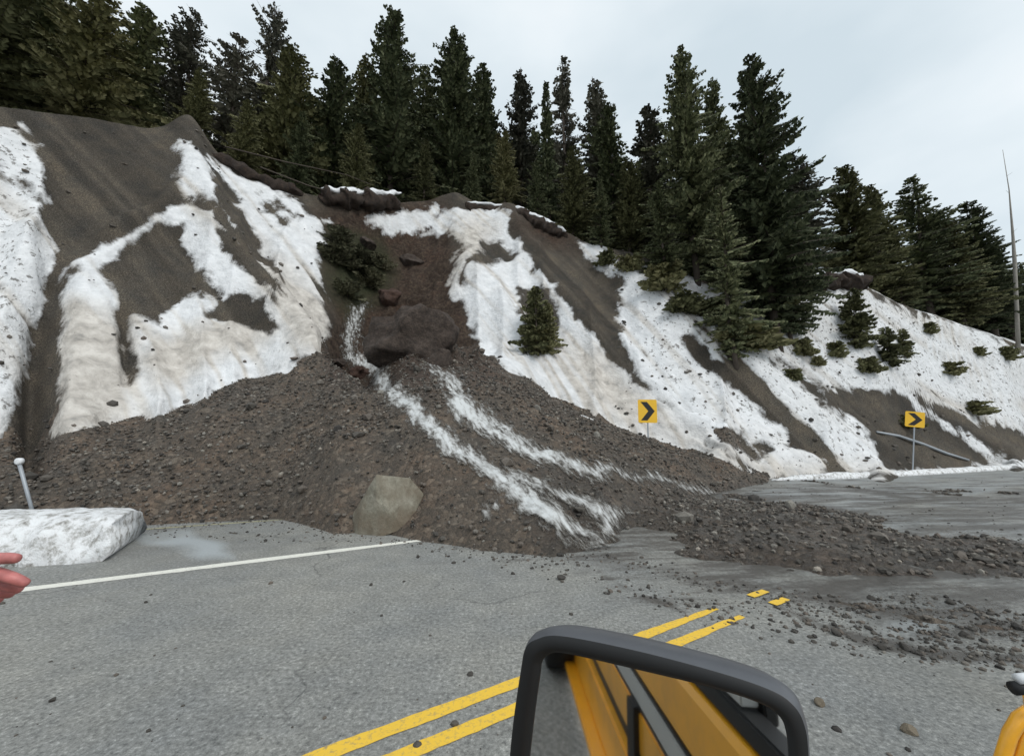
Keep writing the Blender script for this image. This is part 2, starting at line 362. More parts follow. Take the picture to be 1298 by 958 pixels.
db = [(-260, 600, 700), (0, 572, 668), (140, 545, 668), (260, 508, 661), (360, 478, 657), (430, 445, 676), (480, 430, 674), (540, 425, 686), (620, 450, 698), (700, 502, 706), (760, 533, 690), (820, 555, 655), (900, 580, 628), (985, 604, 610)]
da = np.array([az_of(a, (b+c)/2) for a, b, c in db]); deb_e = np.array([el_of(a, b) for a, b, c in db]); deb_r = np.array([math.hypot(*at_ground(a, c)[:2]) for a, b, c in db])
def height(a, r):
    rf = Rfoot(a); rc, e = Rcrest(a); zc = SL*(rc-rf)
    f = np.clip((r-rf)/(rc-rf), 0, 1)
    hill = zc*(f - .10*np.sin(np.pi*f)*(f > 0)) ; hill = np.where(r < rf, -.25*(rf-r), hill)
    back = zc + np.minimum(.16*(r-rc), 8); hill = np.where(r > rc, back, hill)
    eb = np.interp(a, da, deb_e); rd = np.interp(a, da, deb_r)
    rb = (H+SL*rf)/(SL-eb); zb = np.maximum(H+eb*rb, .05); rb = np.maximum(rb, rd+1)
    deb = zb/(rb-rd)*(np.minimum(r, rb+2)-rd); g = np.clip((r-rd)/(rb-rd), 0, 1.0); deb = deb + .25*np.sin(np.pi*g)*np.minimum(zb, 1.5)
    w = sstep(fa[0]+.02, fa[0]-.02, a); deb = np.where(w > 0, deb*w - 2*(1-w), -2)
    k = .35; mx_ = np.maximum(hill, deb) + k*.25*np.exp(-np.abs(hill-deb)/k*1.2)*(np.maximum(hill, deb) > .4)
    return np.where((r < rf) & (deb < 0), np.maximum(-.25, mx_), mx_), hill-deb
NA, NR = 760, 900
A = np.linspace(R(-66), R(66), NA); RR = np.concatenate([np.geomspace(2.6, 10, 200)[:-1], np.geomspace(10, 38, 641)[:-1], np.geomspace(38, 85, 61)])
LR = np.log(RR)
AA, R2 = np.meshgrid(A, RR)
Z0, hd = height(AA, R2); X = R2*np.sin(AA); Y = R2*np.cos(AA)
px0, py0 = proj(X, Y, Z0)
rcg, _ = Rcrest(AA); rfg = Rfoot(AA); fg = np.clip((R2-rfg)/(rcg-rfg), 0, 1); mid = np.sin(np.pi*fg)**.7*(R2 < rcg)*(R2 > rfg)
Z = Z0.copy()
# the slide chute, its dark scar mound, spurs and gullies
ch = np.exp(-((px0-500)/75)**2)*sstep(.12, .5, fg)*(1-sstep(.93, 1.0, fg)); Z -= 2.9*ch
Z += .7*np.exp(-((px0-525)/50)**2-((py0-412)/44)**2)
Z -= 1.0*np.exp(-np.maximum(0, -path_d([(452, 380, 4), (440, 430, 5), (480, 475, 5)], px0, py0))**2/200)
def ridge(pts, h, w):
    global Z
    Z = Z + h*np.exp(-(np.maximum(0, -path_d([(a, b, 0) for a, b in pts], px0, py0))/w)**2)
ridge([(235, 185), (255, 270), (300, 340), (350, 410), (390, 450)], 1.7, 28)
ridge([(140, 315), (190, 290), (215, 265)], 1.1, 16)
ridge([(95, 360), (110, 430), (90, 540)], .35, 36)
ridge([(645, 280), (700, 365), (770, 440), (850, 525), (930, 585)], 1.2, 16)
ridge([(575, 270), (590, 330), (630, 400), (680, 455)], 1.1, 22)
ridge([(800, 350), (880, 420), (980, 500), (1070, 560), (1120, 592)], .8, 26)
ridge([(1130, 490), (1190, 520), (1290, 588)], 1.0, 14)
ridge([(1050, 400), (1130, 500)], .7, 30)
ridge([(25, 300), (45, 350)], .5, 20)
ridge([(62, 350), (50, 440), (45, 570)], -.9, 17)
ridge([(158, 400), (160, 480)], -.35, 8)
ridge([(740, 320), (790, 400), (830, 470), (880, 530)], -.7, 14)
ridge([(880, 440), (990, 545)], -.5, 12)
rid = 1-2*np.abs(fbm(AA*17 + .9*fbm(X*.25, Y*.25, 3, 3), R2*.09, 0, 1)); Z += mid*(rid-.75)*1.0
Z += ch*fbm(X*.8, Y*.8, Z0*.6, 3)*2.2
Z += np.where((hd < .2) & (R2 < rcg), sstep(.15, 1.2, Z0)*fbm(X*.45+8, Y*.45, Z0*.45, 3)*.9*sstep(.2, -.8, hd), 0)
Z += mid*fbm(X*.55, Y*.55, Z0*.5, 3)*.9*(.4+.6*sstep(10, 30, R2))
pxf, pyf = proj(X, Y, Z)
jx = fbm(X*.8, Y*.8, Z0*.8, 2, .5)*36; jy = fbm(X*.8+40, Y*.8, Z0*.8, 2, .5)*26
PX, PY = pxf+jx*.7, pyf+jy*.7
def U(*polys):
    r = np.full(PX.shape, -60.)
    for p in polys: r = np.maximum(r, sdf(p, PX, PY))
    return r
snow = U(
 [(-260, 130), (30, 160), (50, 200), (62, 262), (75, 320), (62, 350), (58, 380), (42, 425), (28, 490), (18, 545), (0, 572), (-260, 650)],
 [(72, 375), (100, 335), (135, 310), (192, 285), (198, 268), (225, 258), (262, 268), (290, 295), (318, 325), (335, 350), (348, 380), (360, 400), (405, 430), (400, 448), (378, 458), (360, 475), (300, 490), (180, 536), (65, 558), (75, 500), (70, 420)],
 [(222, 180), (245, 185), (265, 215), (274, 252), (240, 252), (224, 228), (230, 203)],
 [(266, 203), (300, 215), (350, 235), (385, 260), (412, 280), (408, 330), (412, 380), (420, 425), (405, 450), (375, 445), (355, 410), (340, 375), (320, 335), (296, 300), (285, 270), (272, 240)],
 [(460, 276), (500, 272), (552, 262), (552, 286), (500, 298), (470, 292)],
 [(535, 298), (575, 262), (640, 262), (646, 290), (660, 322), (700, 365), (740, 415), (800, 480), (900, 562), (990, 610), (960, 604), (860, 570), (760, 537), (700, 507), (655, 478), (612, 447), (597, 412), (588, 388), (562, 372), (575, 345), (588, 310), (570, 290)],
 [(733, 303), (775, 308), (793, 348), (750, 336)],
 [(795, 335), (850, 345), (930, 370), (1010, 380), (1040, 365), (1100, 368), (1140, 388), (1200, 406), (1298, 440), (1450, 478), (1700, 500), (1700, 560), (1298, 546), (1240, 542), (1200, 522), (1150, 505), (1110, 497), (1030, 497), (1060, 522), (1112, 562), (1132, 602), (985, 612), (900, 572), (850, 535), (812, 480), (785, 440), (780, 400)],
 [(1140, 505), (1185, 522), (1250, 560), (1298, 592), (1270, 592), (1225, 560), (1160, 518)],
 [(975, 613), (985, 600), (1130, 596), (1298, 583), (1700, 560), (1700, 585), (1298, 593), (1130, 605)])
holes = U(
 [(135, 335), (165, 308), (200, 286), (224, 284), (222, 305), (240, 325), (252, 350), (285, 374), (240, 374), (215, 397), (205, 412), (172, 402), (163, 420), (162, 475), (157, 485), (152, 440), (145, 400), (152, 372), (128, 345)],
 [(275, 380), (295, 368), (320, 373), (330, 400), (347, 414), (330, 422), (300, 407), (262, 402)],
 [(278, 298), (300, 303), (342, 350), (348, 364), (325, 357), (300, 332)],
 [(270, 215), (292, 240), (314, 285), (335, 325), (345, 345), (325, 325), (298, 295), (275, 258)],
 [(325, 250), (368, 280), (362, 288), (332, 268)],
 [(610, 309), (632, 306), (652, 330), (640, 337), (602, 337)],
 [(575, 360), (600, 330), (607, 335), (585, 368)],
 [(652, 275), (720, 298), (738, 330), (790, 350), (783, 395), (782, 425), (815, 480), (830, 500), (805, 488), (770, 442), (722, 388), (688, 345), (660, 310)],
 [(868, 428), (900, 438), (945, 480), (1005, 540), (990, 545), (940, 503), (885, 455)],
 [(985, 455), (1000, 462), (1060, 510), (1075, 530), (1040, 512)],
 [(905, 543), (938, 546), (972, 570), (965, 579), (930, 563)],
 [(983, 535), (1040, 553), (1048, 572), (1002, 562)],
 [(915, 408), (962, 420), (962, 440), (930, 432)], [(660, 370), (700, 365), (712, 400), (705, 440), (690, 450), (662, 445)])
sn = np.minimum(snow, -holes)
snow_a = np.clip(.5 + sn/26, 0, 1)
cc = AA*33+Z; strk = fbm(cc*.75, R2*.10+AA*3, 0, 3, .6); strk2 = fbm(cc*2.2+7, R2*.22, 3, 2, .6)
zone = np.clip(sstep(760, 840, PX) + sstep(255, 290, PX)*(1-sstep(410, 430, PX))*sstep(420, 380, PY) + .9*sstep(90, 70, PX), 0, 1)
snow_a = snow_a - zone*(np.maximum(0, strk-.10)*1.7 + np.maximum(0, strk2-.10)*1.8 + .03)
snow_a = np.where(snow_a > .5, snow_a-.10*np.maximum(0, fbm(X*.5+3, Y*.5, Z0*.5, 3)+.1)*4*(.3+.7*(PX < 480)), snow_a)
# bare under the forest floor except at the right, faint snow
beh = (R2 > rcg+.6); snow_a = np.where(beh, np.clip(.35+.9*fbm(X*.3, Y*.3, 0, 3)+(AA > .2)*.22, 0, 1), snow_a)
brown = np.clip(.5+U([(400, 262), (560, 250), (580, 300), (585, 370), (610, 430), (640, 480), (540, 500), (420, 490), (405, 440), (420, 400), (410, 300)], [(640, 262), (730, 300), (735, 315), (690, 312), (655, 290)])/26, 0, 1)
moss = np.clip(.5+U([(412, 290), (450, 295), (492, 320), (495, 350), (470, 385), (440, 398), (415, 360)])/30, 0, 1)
dirty = np.clip(.5+np.maximum(U([(70, 380), (170, 410), (170, 540), (60, 560)], [(300, 300), (420, 380), (420, 450), (370, 440)], [(700, 430), (760, 450), (860, 545), (980, 600), (900, 580), (760, 520)], [(860, 540), (990, 600), (1120, 595), (1130, 605), (985, 612)], [(160, 460), (300, 400), (350, 420), (300, 450), (200, 500)]), path_d([(600, 300, 25), (560, 360, 15)], PX, PY))/40, 0, 1)
dirty = np.clip(dirty + np.maximum(0, strk2-.02)*3.0 + np.maximum(0, fbm(X*.4, Y*.4, Z0*.4+4, 3))*1.0, 0, 1)
speck = np.clip(.5+U([(-260, 150), (80, 150), (80, 600), (-260, 600)], [(780, 340), (1700, 340), (1700, 600), (1000, 600), (830, 500)])/40, 0, 1)
# debris
isdeb = (hd < .15) & (sn < 4)
lobe = U([(560, 700), (600, 640), (700, 560), (780, 585), (860, 606), (930, 635), (1010, 650), (1100, 672), (1200, 684), (1298, 700), (1700, 745), (1700, 850), (1298, 782), (1210, 762), (1150, 757), (1060, 772), (1000, 762), (945, 745), (900, 738), (850, 722), (800, 697), (770, 716), (700, 708), (620, 700)])
lob2 = path_d([(800, 745, 2), (860, 765, 3), (900, 775, 3), (985, 772, 6), (1040, 795, 8), (1110, 812, 9), (1190, 828, 9), (1298, 836, 9), (1500, 850, 9)], PX, PY)
lob3 = path_d([(1180, 800, 3), (1240, 804, 6), (1300, 806, 7), (1450, 812, 9)], PX, PY)
lob4 = path_d([(1000, 618, 3), (1100, 628, 4), (1300, 640, 5), (1600, 650, 6)], PX, PY)
deb_n = fbm(X*2.2, Y*2.2, 0, 3)
fl_ = (X*D[0]+Y*D[1])*.22; fn_ = (X*NRM[0]+Y*NRM[1]); strf = fbm(fl_*1.4, fn_*1.5, 0, 3)
PXl = PX
def thick(s, T, w): return -.03 + T*np.clip(s/w, -.6, 1) + (deb_n*1.3+strf*1.6)*T*np.clip(1+s/14, 0, 1)
rough_amp = .16
zl = np.maximum(np.maximum(thick(lobe, .15-.07*sstep(950, 1250, PX), 30), thick(lob2, .06, 9)-.005), np.maximum(thick(lob3, .05, 8), thick(lob4, .045, 6)))
zl = np.where(np.hypot(X, Y) > 30, -1, zl)
onroad = Z < zl+.05
rub = fbm(X*1.6, Y*1.6, Z0*1.6, 3, .6)*rough_amp*1.5 + np.maximum(0, fbm(X*3.2+9, Y*3.2, Z0*3, 1)-.2)*.22
fd_ = np.minimum(sstep(.15, -.7, hd), sstep(4, -8, sn)); fh_ = np.maximum(sstep(.15, .9, hd), sstep(4, 14, sn))
Zd = np.where(isdeb, Z + (rub*sstep(0, .5, Z+.1))*fd_, Z)
Zd = np.where(onroad, np.maximum(zl + np.where(zl > 0, fbm(X*7, Y*7, 0, 3)*.07, 0), Zd), Zd)
debmask = (isdeb | onroad)
Zs = Zd + np.where(debmask, 0, sstep(.35, .9, snow_a + .5*fbm(X*.9, Y*.9, Z0*.9, 2))*.16*fh_*(Zd > -.05)) + (~debmask)*fh_*fbm(X*1.5, Y*1.5, Z0*1.5, 2)*.14*(1-.6*snow_a)
wetd = np.clip(.5+np.maximum(U([(760, 640), (900, 610), (1700, 660), (1700, 860), (1000, 790), (760, 720)], [(640, 600), (760, 590), (800, 700), (700, 720)], [(420, 430), (560, 430), (560, 480), (430, 500)]), -10)/30, 0, 1)
V = np.stack([X, Y, Zs], -1).reshape(-1, 3)
ii = (np.arange(NR-1)[:, None]*NA + np.arange(NA-1)[None, :])
Q = np.stack([ii, ii+1, ii+NA+1, ii+NA], -1).reshape(-1, 4)
flat = lambda a: a.reshape(-1)
def sub(name, sel, mt, attrs, V=V, smooth=True):
    q = Q[sel]; u, inv = np.unique(q, return_inverse=True)
    return np_mesh(name, V[u], inv.reshape(q.shape), mt, {k: flat(a)[u] for k, a in attrs.items()}, smooth)
fz = flat(Zs)[Q].max(1); fd = flat(debmask.astype(float))[Q].mean(1) > .5
hill = sub('hillside', (fz > -.15) & ~fd, M['hill'], dict(snow=snow_a, brown=brown, moss=moss, dirty=dirty, speck=speck, rill=np.clip(.5+strk*1.4+strk2*1.2, 0, 1))); tag(hill, kind='structure')
hill['label'] = 'steep gravel hillside with patches of snow above the road'
deb = sub('mudslide_debris', (fz > -.02) & fd, M['debris'], dict(wet=wetd, brown=brown)); tag(deb, 'fan of brown rubble and mud slumped down the bank across the road', 'mudslide', kind='stuff')
# stream of white water running down the debris
wat = np.maximum(np.maximum(path_d([(452, 392, 7), (442, 425, 9), (447, 450, 9), (475, 470, 13), (500, 495, 13), (530, 530, 15), (570, 560, 13), (610, 590, 13), (650, 620, 14), (690, 650, 15), (720, 678, 17), (750, 700, 20), (768, 722, 24), (790, 742, 10)], PX, PY),
    path_d([(552, 428, 4), (545, 460, 5), (575, 490, 9), (590, 515, 16), (630, 545, 12), (680, 575, 12), (740, 592, 10), (775, 600, 6), (840, 612, 3.5), (960, 634, 3)], PX, PY)),
    np.maximum(path_d([(640, 600, 4), (700, 625, 7), (745, 640, 9), (778, 662, 13), (765, 690, 20), (755, 712, 10)], PX, PY), path_d([(620, 655, 5), (640, 635, 4)], PX, PY)))
wat_a = np.clip(.40+wat/24, 0, 1)*(1-.6*sstep(640, 725, PY)); ws = flat(wat)[Q].max(1) > -9
Vw = V.copy(); Vw[:, 2] = np.maximum(V[:, 2], .0)+.035
st = sub('stream', ws & (fz > -.05), M['water'], dict(water=wat_a), Vw); tag(st, kind='structure'); st['label'] = 'white meltwater stream rushing down the slide'
# ---------------------------------------------------------------- road sheet
RA = np.concatenate([np.linspace(R(-180), R(-66), 40)[:-1], np.linspace(R(-66), R(66), 620), np.linspace(R(66), R(180), 40)[1:]])
RQ = np.concatenate([[.05], np.geomspace(1.0, 45, 430), [80, 200, 900, 2500]])
a2, r2 = np.meshgrid(RA, RQ); rx, ry = r2*np.sin(a2), r2*np.cos(a2)
front = (np.abs(a2) < R(75)) & (r2 > .9); qx, qy = proj(rx, ry, 0*rx)
qx = np.where(front, qx, -9999); qx = qx + fbm(rx*1.2, ry*1.2, 0, 3)*20; qy = qy + fbm(rx*1.2+30, ry*1.2, 0, 3)*20
def cl(s, w, o=.5): return np.clip(o+s/w, 0, 1)
mudA = np.maximum(cl(sdf([(540, 690), (700, 560), (1000, 598), (1700, 590), (1700, 700), (1700, 840), (1300, 842), (1180, 820), (1050, 800), (960, 775), (870, 770), (780, 742), (700, 712), (600, 705)], qx, qy), 60, .42)*.60, cl(sdf([(990, 740), (1298, 780), (1600, 800), (1600, 850), (1300, 845), (1100, 822)], qx, qy), 40)*.35)
mudA = np.maximum(mudA, cl(path_d([(760, 725, 2), (800, 748, 3), (870, 772, 3)], qx, qy), 14)*.9)
mudA = np.maximum(mudA, cl(sdf([(130, 650), (420, 640), (420, 668), (360, 662), (140, 676)], qx, qy), 20)*.5)
for pl, wd, am in (([(985, 618, 3), (1080, 622, 5), (1300, 634, 5), (1600, 645, 6)], 12, .9), ([(930, 632, 5), (1010, 640, 7), (1120, 655, 5), (1200, 650, 4), (1298, 655, 5), (1600, 668, 6)], 14, .85), ([(1150, 672, 2), (1298, 676, 3), (1600, 690, 4)], 10, .8),
        ([(985, 772, 4), (1040, 793, 6), (1110, 811, 7), (1190, 826, 7), (1298, 835, 7), (1600, 850, 8)], 14, .9), ([(1150, 800, 3), (1298, 806, 6), (1600, 816, 8)], 12, .8), ([(1000, 752, 5), (1100, 772, 8), (1298, 790, 8), (1600, 810, 8)], 16, .85)):
    mudA = np.maximum(mudA, cl(path_d(pl, qx, qy), wd)*am)
wetA = np.maximum(cl(sdf([(760, 590), (1700, 560), (1700, 1100), (1060, 1000), (1020, 800), (860, 760), (760, 720)], qx, qy, 200), 200, .35), 0)
wetA = np.maximum(wetA, cl(sdf([(150, 670), (360, 660), (430, 690), (130, 735)], qx, qy), 60, .3)*.7)
slush_sheen = np.maximum(cl(sdf([(170, 680), (235, 678), (300, 702), (255, 704)], qx, qy), 10, .5)*.75, cl(sdf([(1090, 655), (1200, 652), (1298, 668), (1600, 690), (1600, 700), (1298, 694), (1180, 684), (1080, 668)], qx, qy), 30, .4)*.42)  # right-hand polygon: pale puddle, its shine put into the colour
fl2 = (rx*D[0]+ry*D[1])*.16; fn2 = rx*NRM[0]+ry*NRM[1]; sk2 = np.clip(fbm(fl2+5, fn2*1.3, 0, 3)*4+.35, 0, 1)
slush_sheen = np.maximum(slush_sheen, sk2*cl(sdf([(900, 625), (990, 608), (1700, 590), (1700, 720), (1298, 700), (1100, 672)], qx, qy), 40)*.38)  # pale streaks paint the sky's sheen on the wet road
slush_sheen = np.maximum(slush_sheen, np.clip(fbm(fl2*1.5+9, fn2*2.0, 0, 3)*5+.1, 0, 1)*cl(sdf([(1000, 765), (1130, 765), (1298, 785), (1700, 800), (1700, 850), (1298, 825), (1120, 800)], qx, qy), 30)*.38)  # more painted sheen streaks, nearer, among the mud ridges
slush_sheen = np.maximum(slush_sheen, cl(sdf([(990, 606), (1700, 585), (1700, 598), (1298, 603), (1000, 614)], qx, qy), 14, .4)*.45)
Vr = np.stack([rx, ry, 0*rx], -1).reshape(-1, 3); nr, na = rx.shape
jj = (np.arange(nr-1)[:, None]*na+np.arange(na-1)[None, :]); Qr = np.stack([jj, jj+1, jj+na+1, jj+na], -1).reshape(-1, 4)
road = np_mesh('road', Vr, Qr, M['asphalt'], dict(mud=flat(mudA), wet=flat(wetA), slush_sheen=flat(slush_sheen)), True); tag(road, kind='structure')
road['label'] = 'wet grey asphalt road with worn painted lines'
def rp(s, n, z=.004): return (D[0]*s+NRM[0]*n, D[1]*s+NRM[1]*n, z)
def s_of(px, py): p = at_ground(px, py); return p[0]*D[0]+p[1]*D[1]
def strip(name, n0, w, s0, s1, mt, z=.004, n1=None):
    n1 = n0 if n1 is None else n1; k = max(2, int((s1-s0)/.06)); v = []; f = []
    for i in range(k+1):
        t = i/k; s = s0+(s1-s0)*t; c = n0+(n1-n0)*t; j = .012*(vnoise(s*6., n0, 0)-.5)+.012*(vnoise(s*21., n0, 2)-.5)
        e = 1 if s1-s0 < 1 else min(1, 4*t+.5, 4*(1-t)+.55)
        v += [rp(s, c-w/2*e+j, z), rp(s, c+w/2*e-j, z)]
        if i: f.append((2*i-2, 2*i-1, 2*i+1, 2*i))
    return mesh_obj(name, v, f, mt, road)
pa = at_ground(30, 747); pb = at_ground(540, 684); na_, nb_ = pa[:2]@NRM, pb[:2]@NRM; sa_, sb_ = pa[:2]@D, pb[:2]@D
ext = 6; strip('edge_line', na_-(nb_-na_)/(sb_-sa_)*ext, .17, sa_-ext, sb_, M['whiteline'], n1=nb_)
ya = (2.60, 2.385)
def nline(pxy, pxy2):
    p, q = at_ground(*pxy), at_ground(*pxy2); return p[:2]@NRM, q[:2]@NRM, p[:2]@D, q[:2]@D
for P1, P2, bit in (((410, 956), (908, 771), (950, 972, 753)), ((520, 953), (941, 781), (978, 998, 763))):
    n0, n1, s0, s1 = nline(P1, P2); g = (n1-n0)/(s1-s0)
    strip('centre_line', n0-g*4, .105, s0-4, s1, M['yellowline'], n1=n1)
    b0, b1, t0, t1 = nline((bit[0], bit[2]+3), (bit[1], bit[2]-3)); strip('centre_line', (b0+b1)/2, .09, t0, t1, M['yellowline'], .012)
p, q = at_ground(150, 673), at_ground(365, 658); strip('shoulder_line', p[:2]@NRM, .07, p[:2]@D, q[:2]@D, M['paleline'], n1=q[:2]@NRM)
# ---------------------------------------------------------------- loose stones of the slide: stuff
def ico(sub=1):
    bm = bmesh.new(); bmesh.ops.create_icosphere(bm, subdivisions=sub, radius=1)
    v = np.array([x.co[:] for x in bm.verts]); f = np.array([[q.index for q in x.verts] for x in bm.faces]); bm.free(); return v, f
iv, if_ = ico(1)
def stones(name, idx, sizes, tones, mt, lift=.25, V=V):
    n = len(idx); bv = []
    for k in range(10):
        d = iv*(1+.55*(rng.random((len(iv), 1))-.5)); bv.append(d*np.array([1, .6+.5*rng.random(), .45+.4*rng.random()]))
    bv = np.array(bv)[rng.integers(0, 10, n)]; an = rng.random(n)*6.28; c, s = np.cos(an), np.sin(an)
    x = bv[:, :, 0]*c[:, None]-bv[:, :, 1]*s[:, None]; y = bv[:, :, 0]*s[:, None]+bv[:, :, 1]*c[:, None]; z = bv[:, :, 2]+x*.3*(rng.random((n, 1))-.5)
    P = V[idx]+np.stack([rng.normal(0, .04, n), rng.normal(0, .04, n), sizes*lift], -1); P[:, 2] = np.maximum(P[:, 2], sizes*.15)
    VV = np.stack([x, y, z], -1)*sizes[:, None, None]+P[:, None, :]
    FF = if_[None]+(np.arange(n)*len(iv))[:, None, None]
    return np_mesh(name, VV.reshape(-1, 3), FF.reshape(-1, 3), mt, dict(tone=np.repeat(tones, len(iv))), False)
vis = (flat(pxf) > -60) & (flat(pxf) < 1360) & (flat(Z) < 7)
area = flat(R2)**1.6
cand = np.where(flat(debmask) & (V[:, 2] > .0) & vis & (flat(wat) < -2))[0]
w = area[cand]*(1+.5*(flat(fbm(X*.8, Y*.8, 0, 3))[cand] > .02)); n = 24000
idx = rng.choice(cand, n, False, w/w.sum()); sz = .018+.042*rng.random(n)**2.2; sz[:260] = .06+.13*rng.random(260)**2.5
s_ = stones('rubble_stones', idx, sz, np.clip(rng.normal(.45, .24, n), 0, 1), M['rock']); tag(s_, 'loose angular stones scattered over the mudslide', 'stones', kind='stuff')
cand = np.where(~flat(debmask) & (V[:, 2] > .3) & (flat(pxf) > -60) & (flat(pxf) < 1360) & (flat(R2) < flat(rcg)) & ((flat(pxf) > 780) | (flat(pxf) < 420)))[0]
w = flat(R2)[cand]**1.6*np.where(flat(pxf)[cand] > 780, 2, .7); n = 520; idx = rng.choice(cand, n, False, w/w.sum())
s_ = stones('scree_stones', idx, .035+.11*rng.random(n)**2.5, np.clip(rng.normal(.4, .2, n), 0, 1), M['rock'], .05); tag(s_, 'small dark stones and clods lying on the snow slope', 'stones', kind='stuff')
# small crumbs washed off the slide on to the asphalt
CP = []
for poly, cnt in (([(560, 690), (700, 705), (800, 735), (960, 765), (1100, 795), (1298, 820), (1400, 850), (1298, 862), (1100, 835), (900, 792), (760, 752), (620, 722)], 420),
        ([(780, 600), (1000, 612), (1400, 600), (1400, 720), (1200, 688), (1000, 655), (850, 620)], 500), ([(140, 668), (360, 655), (440, 680), (360, 690), (200, 682)], 220),
        ([(960, 745), (1298, 775), (1298, 850), (1100, 820), (990, 785)], 260), ([(0, 760), (640, 720), (1298, 850), (1298, 958), (0, 958)], 90)):
    pp = np.array(poly, float); k_ = 0
    while k_ < cnt:
        q_ = pp.min(0)+(pp.max(0)-pp.min(0))*rng.random((4000, 2)); q_ = q_[sdf(poly, q_[:, 0], q_[:, 1]) > 0][:cnt-k_]; k_ += len(q_)
        CP += [at_ground(a_, b_) for a_, b_ in q_]
for line, cnt, sg in (([(800, 745), (860, 765), (985, 772), (1040, 795), (1110, 812), (1190, 828), (1298, 836), (1400, 842)], 330, 5), ([(1150, 800), (1240, 804), (1400, 812)], 130, 4), ([(1000, 752), (1100, 772), (1200, 775), (1400, 800)], 230, 6),
        ([(545, 688), (620, 700), (700, 712), (770, 705), (850, 728), (900, 742), (945, 750), (1000, 768), (1060, 778), (1150, 762), (1210, 768), (1298, 790), (1400, 810)], 1000, 6), ([(150, 670), (260, 663), (360, 659), (430, 680), (545, 690)], 500, 3.5), ([(1050, 790), (1150, 792), (1298, 800)], 160, 5)):
    ln = np.array(line, float); sl = np.r_[0, np.cumsum(np.hypot(*np.diff(ln, axis=0).T))]
    tt = rng.random(cnt)*sl[-1]; CP += [at_ground(np.interp(q, sl, ln[:, 0])+rng.normal(0, sg), np.interp(q, sl, ln[:, 1])+rng.normal(0, sg)) for q in tt]
CP = np.array(CP); n = len(CP)
s_ = stones('road_crumbs', np.arange(n), .005+.026*rng.random(n)**3.5, np.clip(rng.normal(.3, .2, n), 0, 1), M['rock'], .2, V=CP); tag(s_, 'mud crumbs and grit washed out over the asphalt', 'grit', kind='stuff')
def ground_z(x, y):
    a, r = math.atan2(x, y), math.hypot(x, y)
    i = (a-A[0])/(A[1]-A[0]); j = float(np.interp(math.log(r), LR, np.arange(NR)))
    i = min(max(int(round(i)), 0), NA-1); j = min(max(int(round(j)), 0), NR-1); return max(float(Zs[j, i]), 0)
# small sediment crumbs on the asphalt in front of the slide
def on_px(px, py):
    """first point of the terrain seen along a pixel's ray"""
    d = ray(px, py); a = math.atan2(d[0], d[1]); i = min(max(int(round((a-A[0])/(A[1]-A[0]))), 0), NA-1)
    e = d[2]/math.hypot(d[0], d[1]); el = (np.maximum(Zs[:, i], 0)-H)/RR; k = np.argmax(el >= e)
    r = RR[k] if el[k] >= e else RR[-1]; return Vector((r*math.sin(a), r*math.cos(a), max(Zs[k, i], 0)))
# ---------------------------------------------------------------- rocks that stand alone
def rock_mesh(seed, sx, sy, sz_, cuts=9):
    rr = random.Random(seed); bm = bmesh.new(); bmesh.ops.create_icosphere(bm, subdivisions=4, radius=1)
    for _ in range(cuts):
        nrm = Vector((rr.gauss(0, 1), rr.gauss(0, 1), rr.gauss(0, .8))).normalized(); d = .55+.3*rr.random()
        for v in bm.verts:
            k = v.co.dot(nrm)-d
            if k > 0: v.co -= nrm*k
    from mathutils import noise as mn
    for v in bm.verts:
        v.co *= 1+.05*mn.noise(v.co*3+Vector((seed, 0, 0)))+.02*mn.noise(v.co*9)
        v.co = Vector((v.co.x*sx, v.co.y*sy, v.co.z*sz_))
    return bm
bould = empty('boulder', at_ground(484, 679)+np.array([-.05, .45, 0])); tag(bould, 'large angular grey-brown boulder resting on the shoulder by the white line', 'boulder')
bm = bmesh.new()
# faceted block: a brown face turned left, a paler face turned right, the top edge a leaning ridge
pts = [(-.56, .05, .02), (-.34, -.30, -.06), (.05, -.42, -.02), (.40, -.28, .10), (.60, .10, .35), (.52, .42, .1), (-.2, .5, 0), (-.50, -.02, .30), (-.28, -.20, .70), (-.10, -.25, 1.06), (.10, -.22, .92), (.36, -.05, .97), (.55, .08, .66), (.30, .35, .85), (-.15, .35, .86), (.14, -.40, .45), (-.06, -.36, .62)]
for p_ in pts: bm.verts.new((p_[0]*1.2-.03, p_[1]*1.1, p_[2]*.96))
bmesh.ops.convex_hull(bm, input=bm.verts)
for v in [v for v in bm.verts if not v.link_faces]: bm.verts.remove(v)
bmesh.ops.bevel(bm, geom=list(bm.edges), offset=.010, segments=1, affect='EDGES')
bmesh.ops.triangulate(bm, faces=bm.faces); bmesh.ops.subdivide_edges(bm, edges=bm.edges, cuts=3, use_grid_fill=True)
from mathutils import noise as mn
for v in bm.verts: v.co += v.co.normalized()*(.02*mn.noise(v.co*2.6)+.012*mn.noise(v.co*9))
bmat, bt, bb = mat('boulder_stone')
c0 = ramp(bt, noise(bt, 5, 7, .75), [(.3, (.11, .10, .075)), (.5, (.22, .21, .165)), (.72, (.36, .35, .29))])
c0 = mixc(bt, ramp(bt, noise(bt, 1.6, 4), [(.40, .15), (.6, .8)]), c0, (.135, .105, .072)); bt.links.new(c0, bb.inputs['Base Color']); bb.inputs['Roughness'].default_value = .85
bump(bt, bb, noise(bt, 18, 6, .7), .7, .03)
o = bm_obj('stone', bm, bmat, bould, False)
smallrock = []
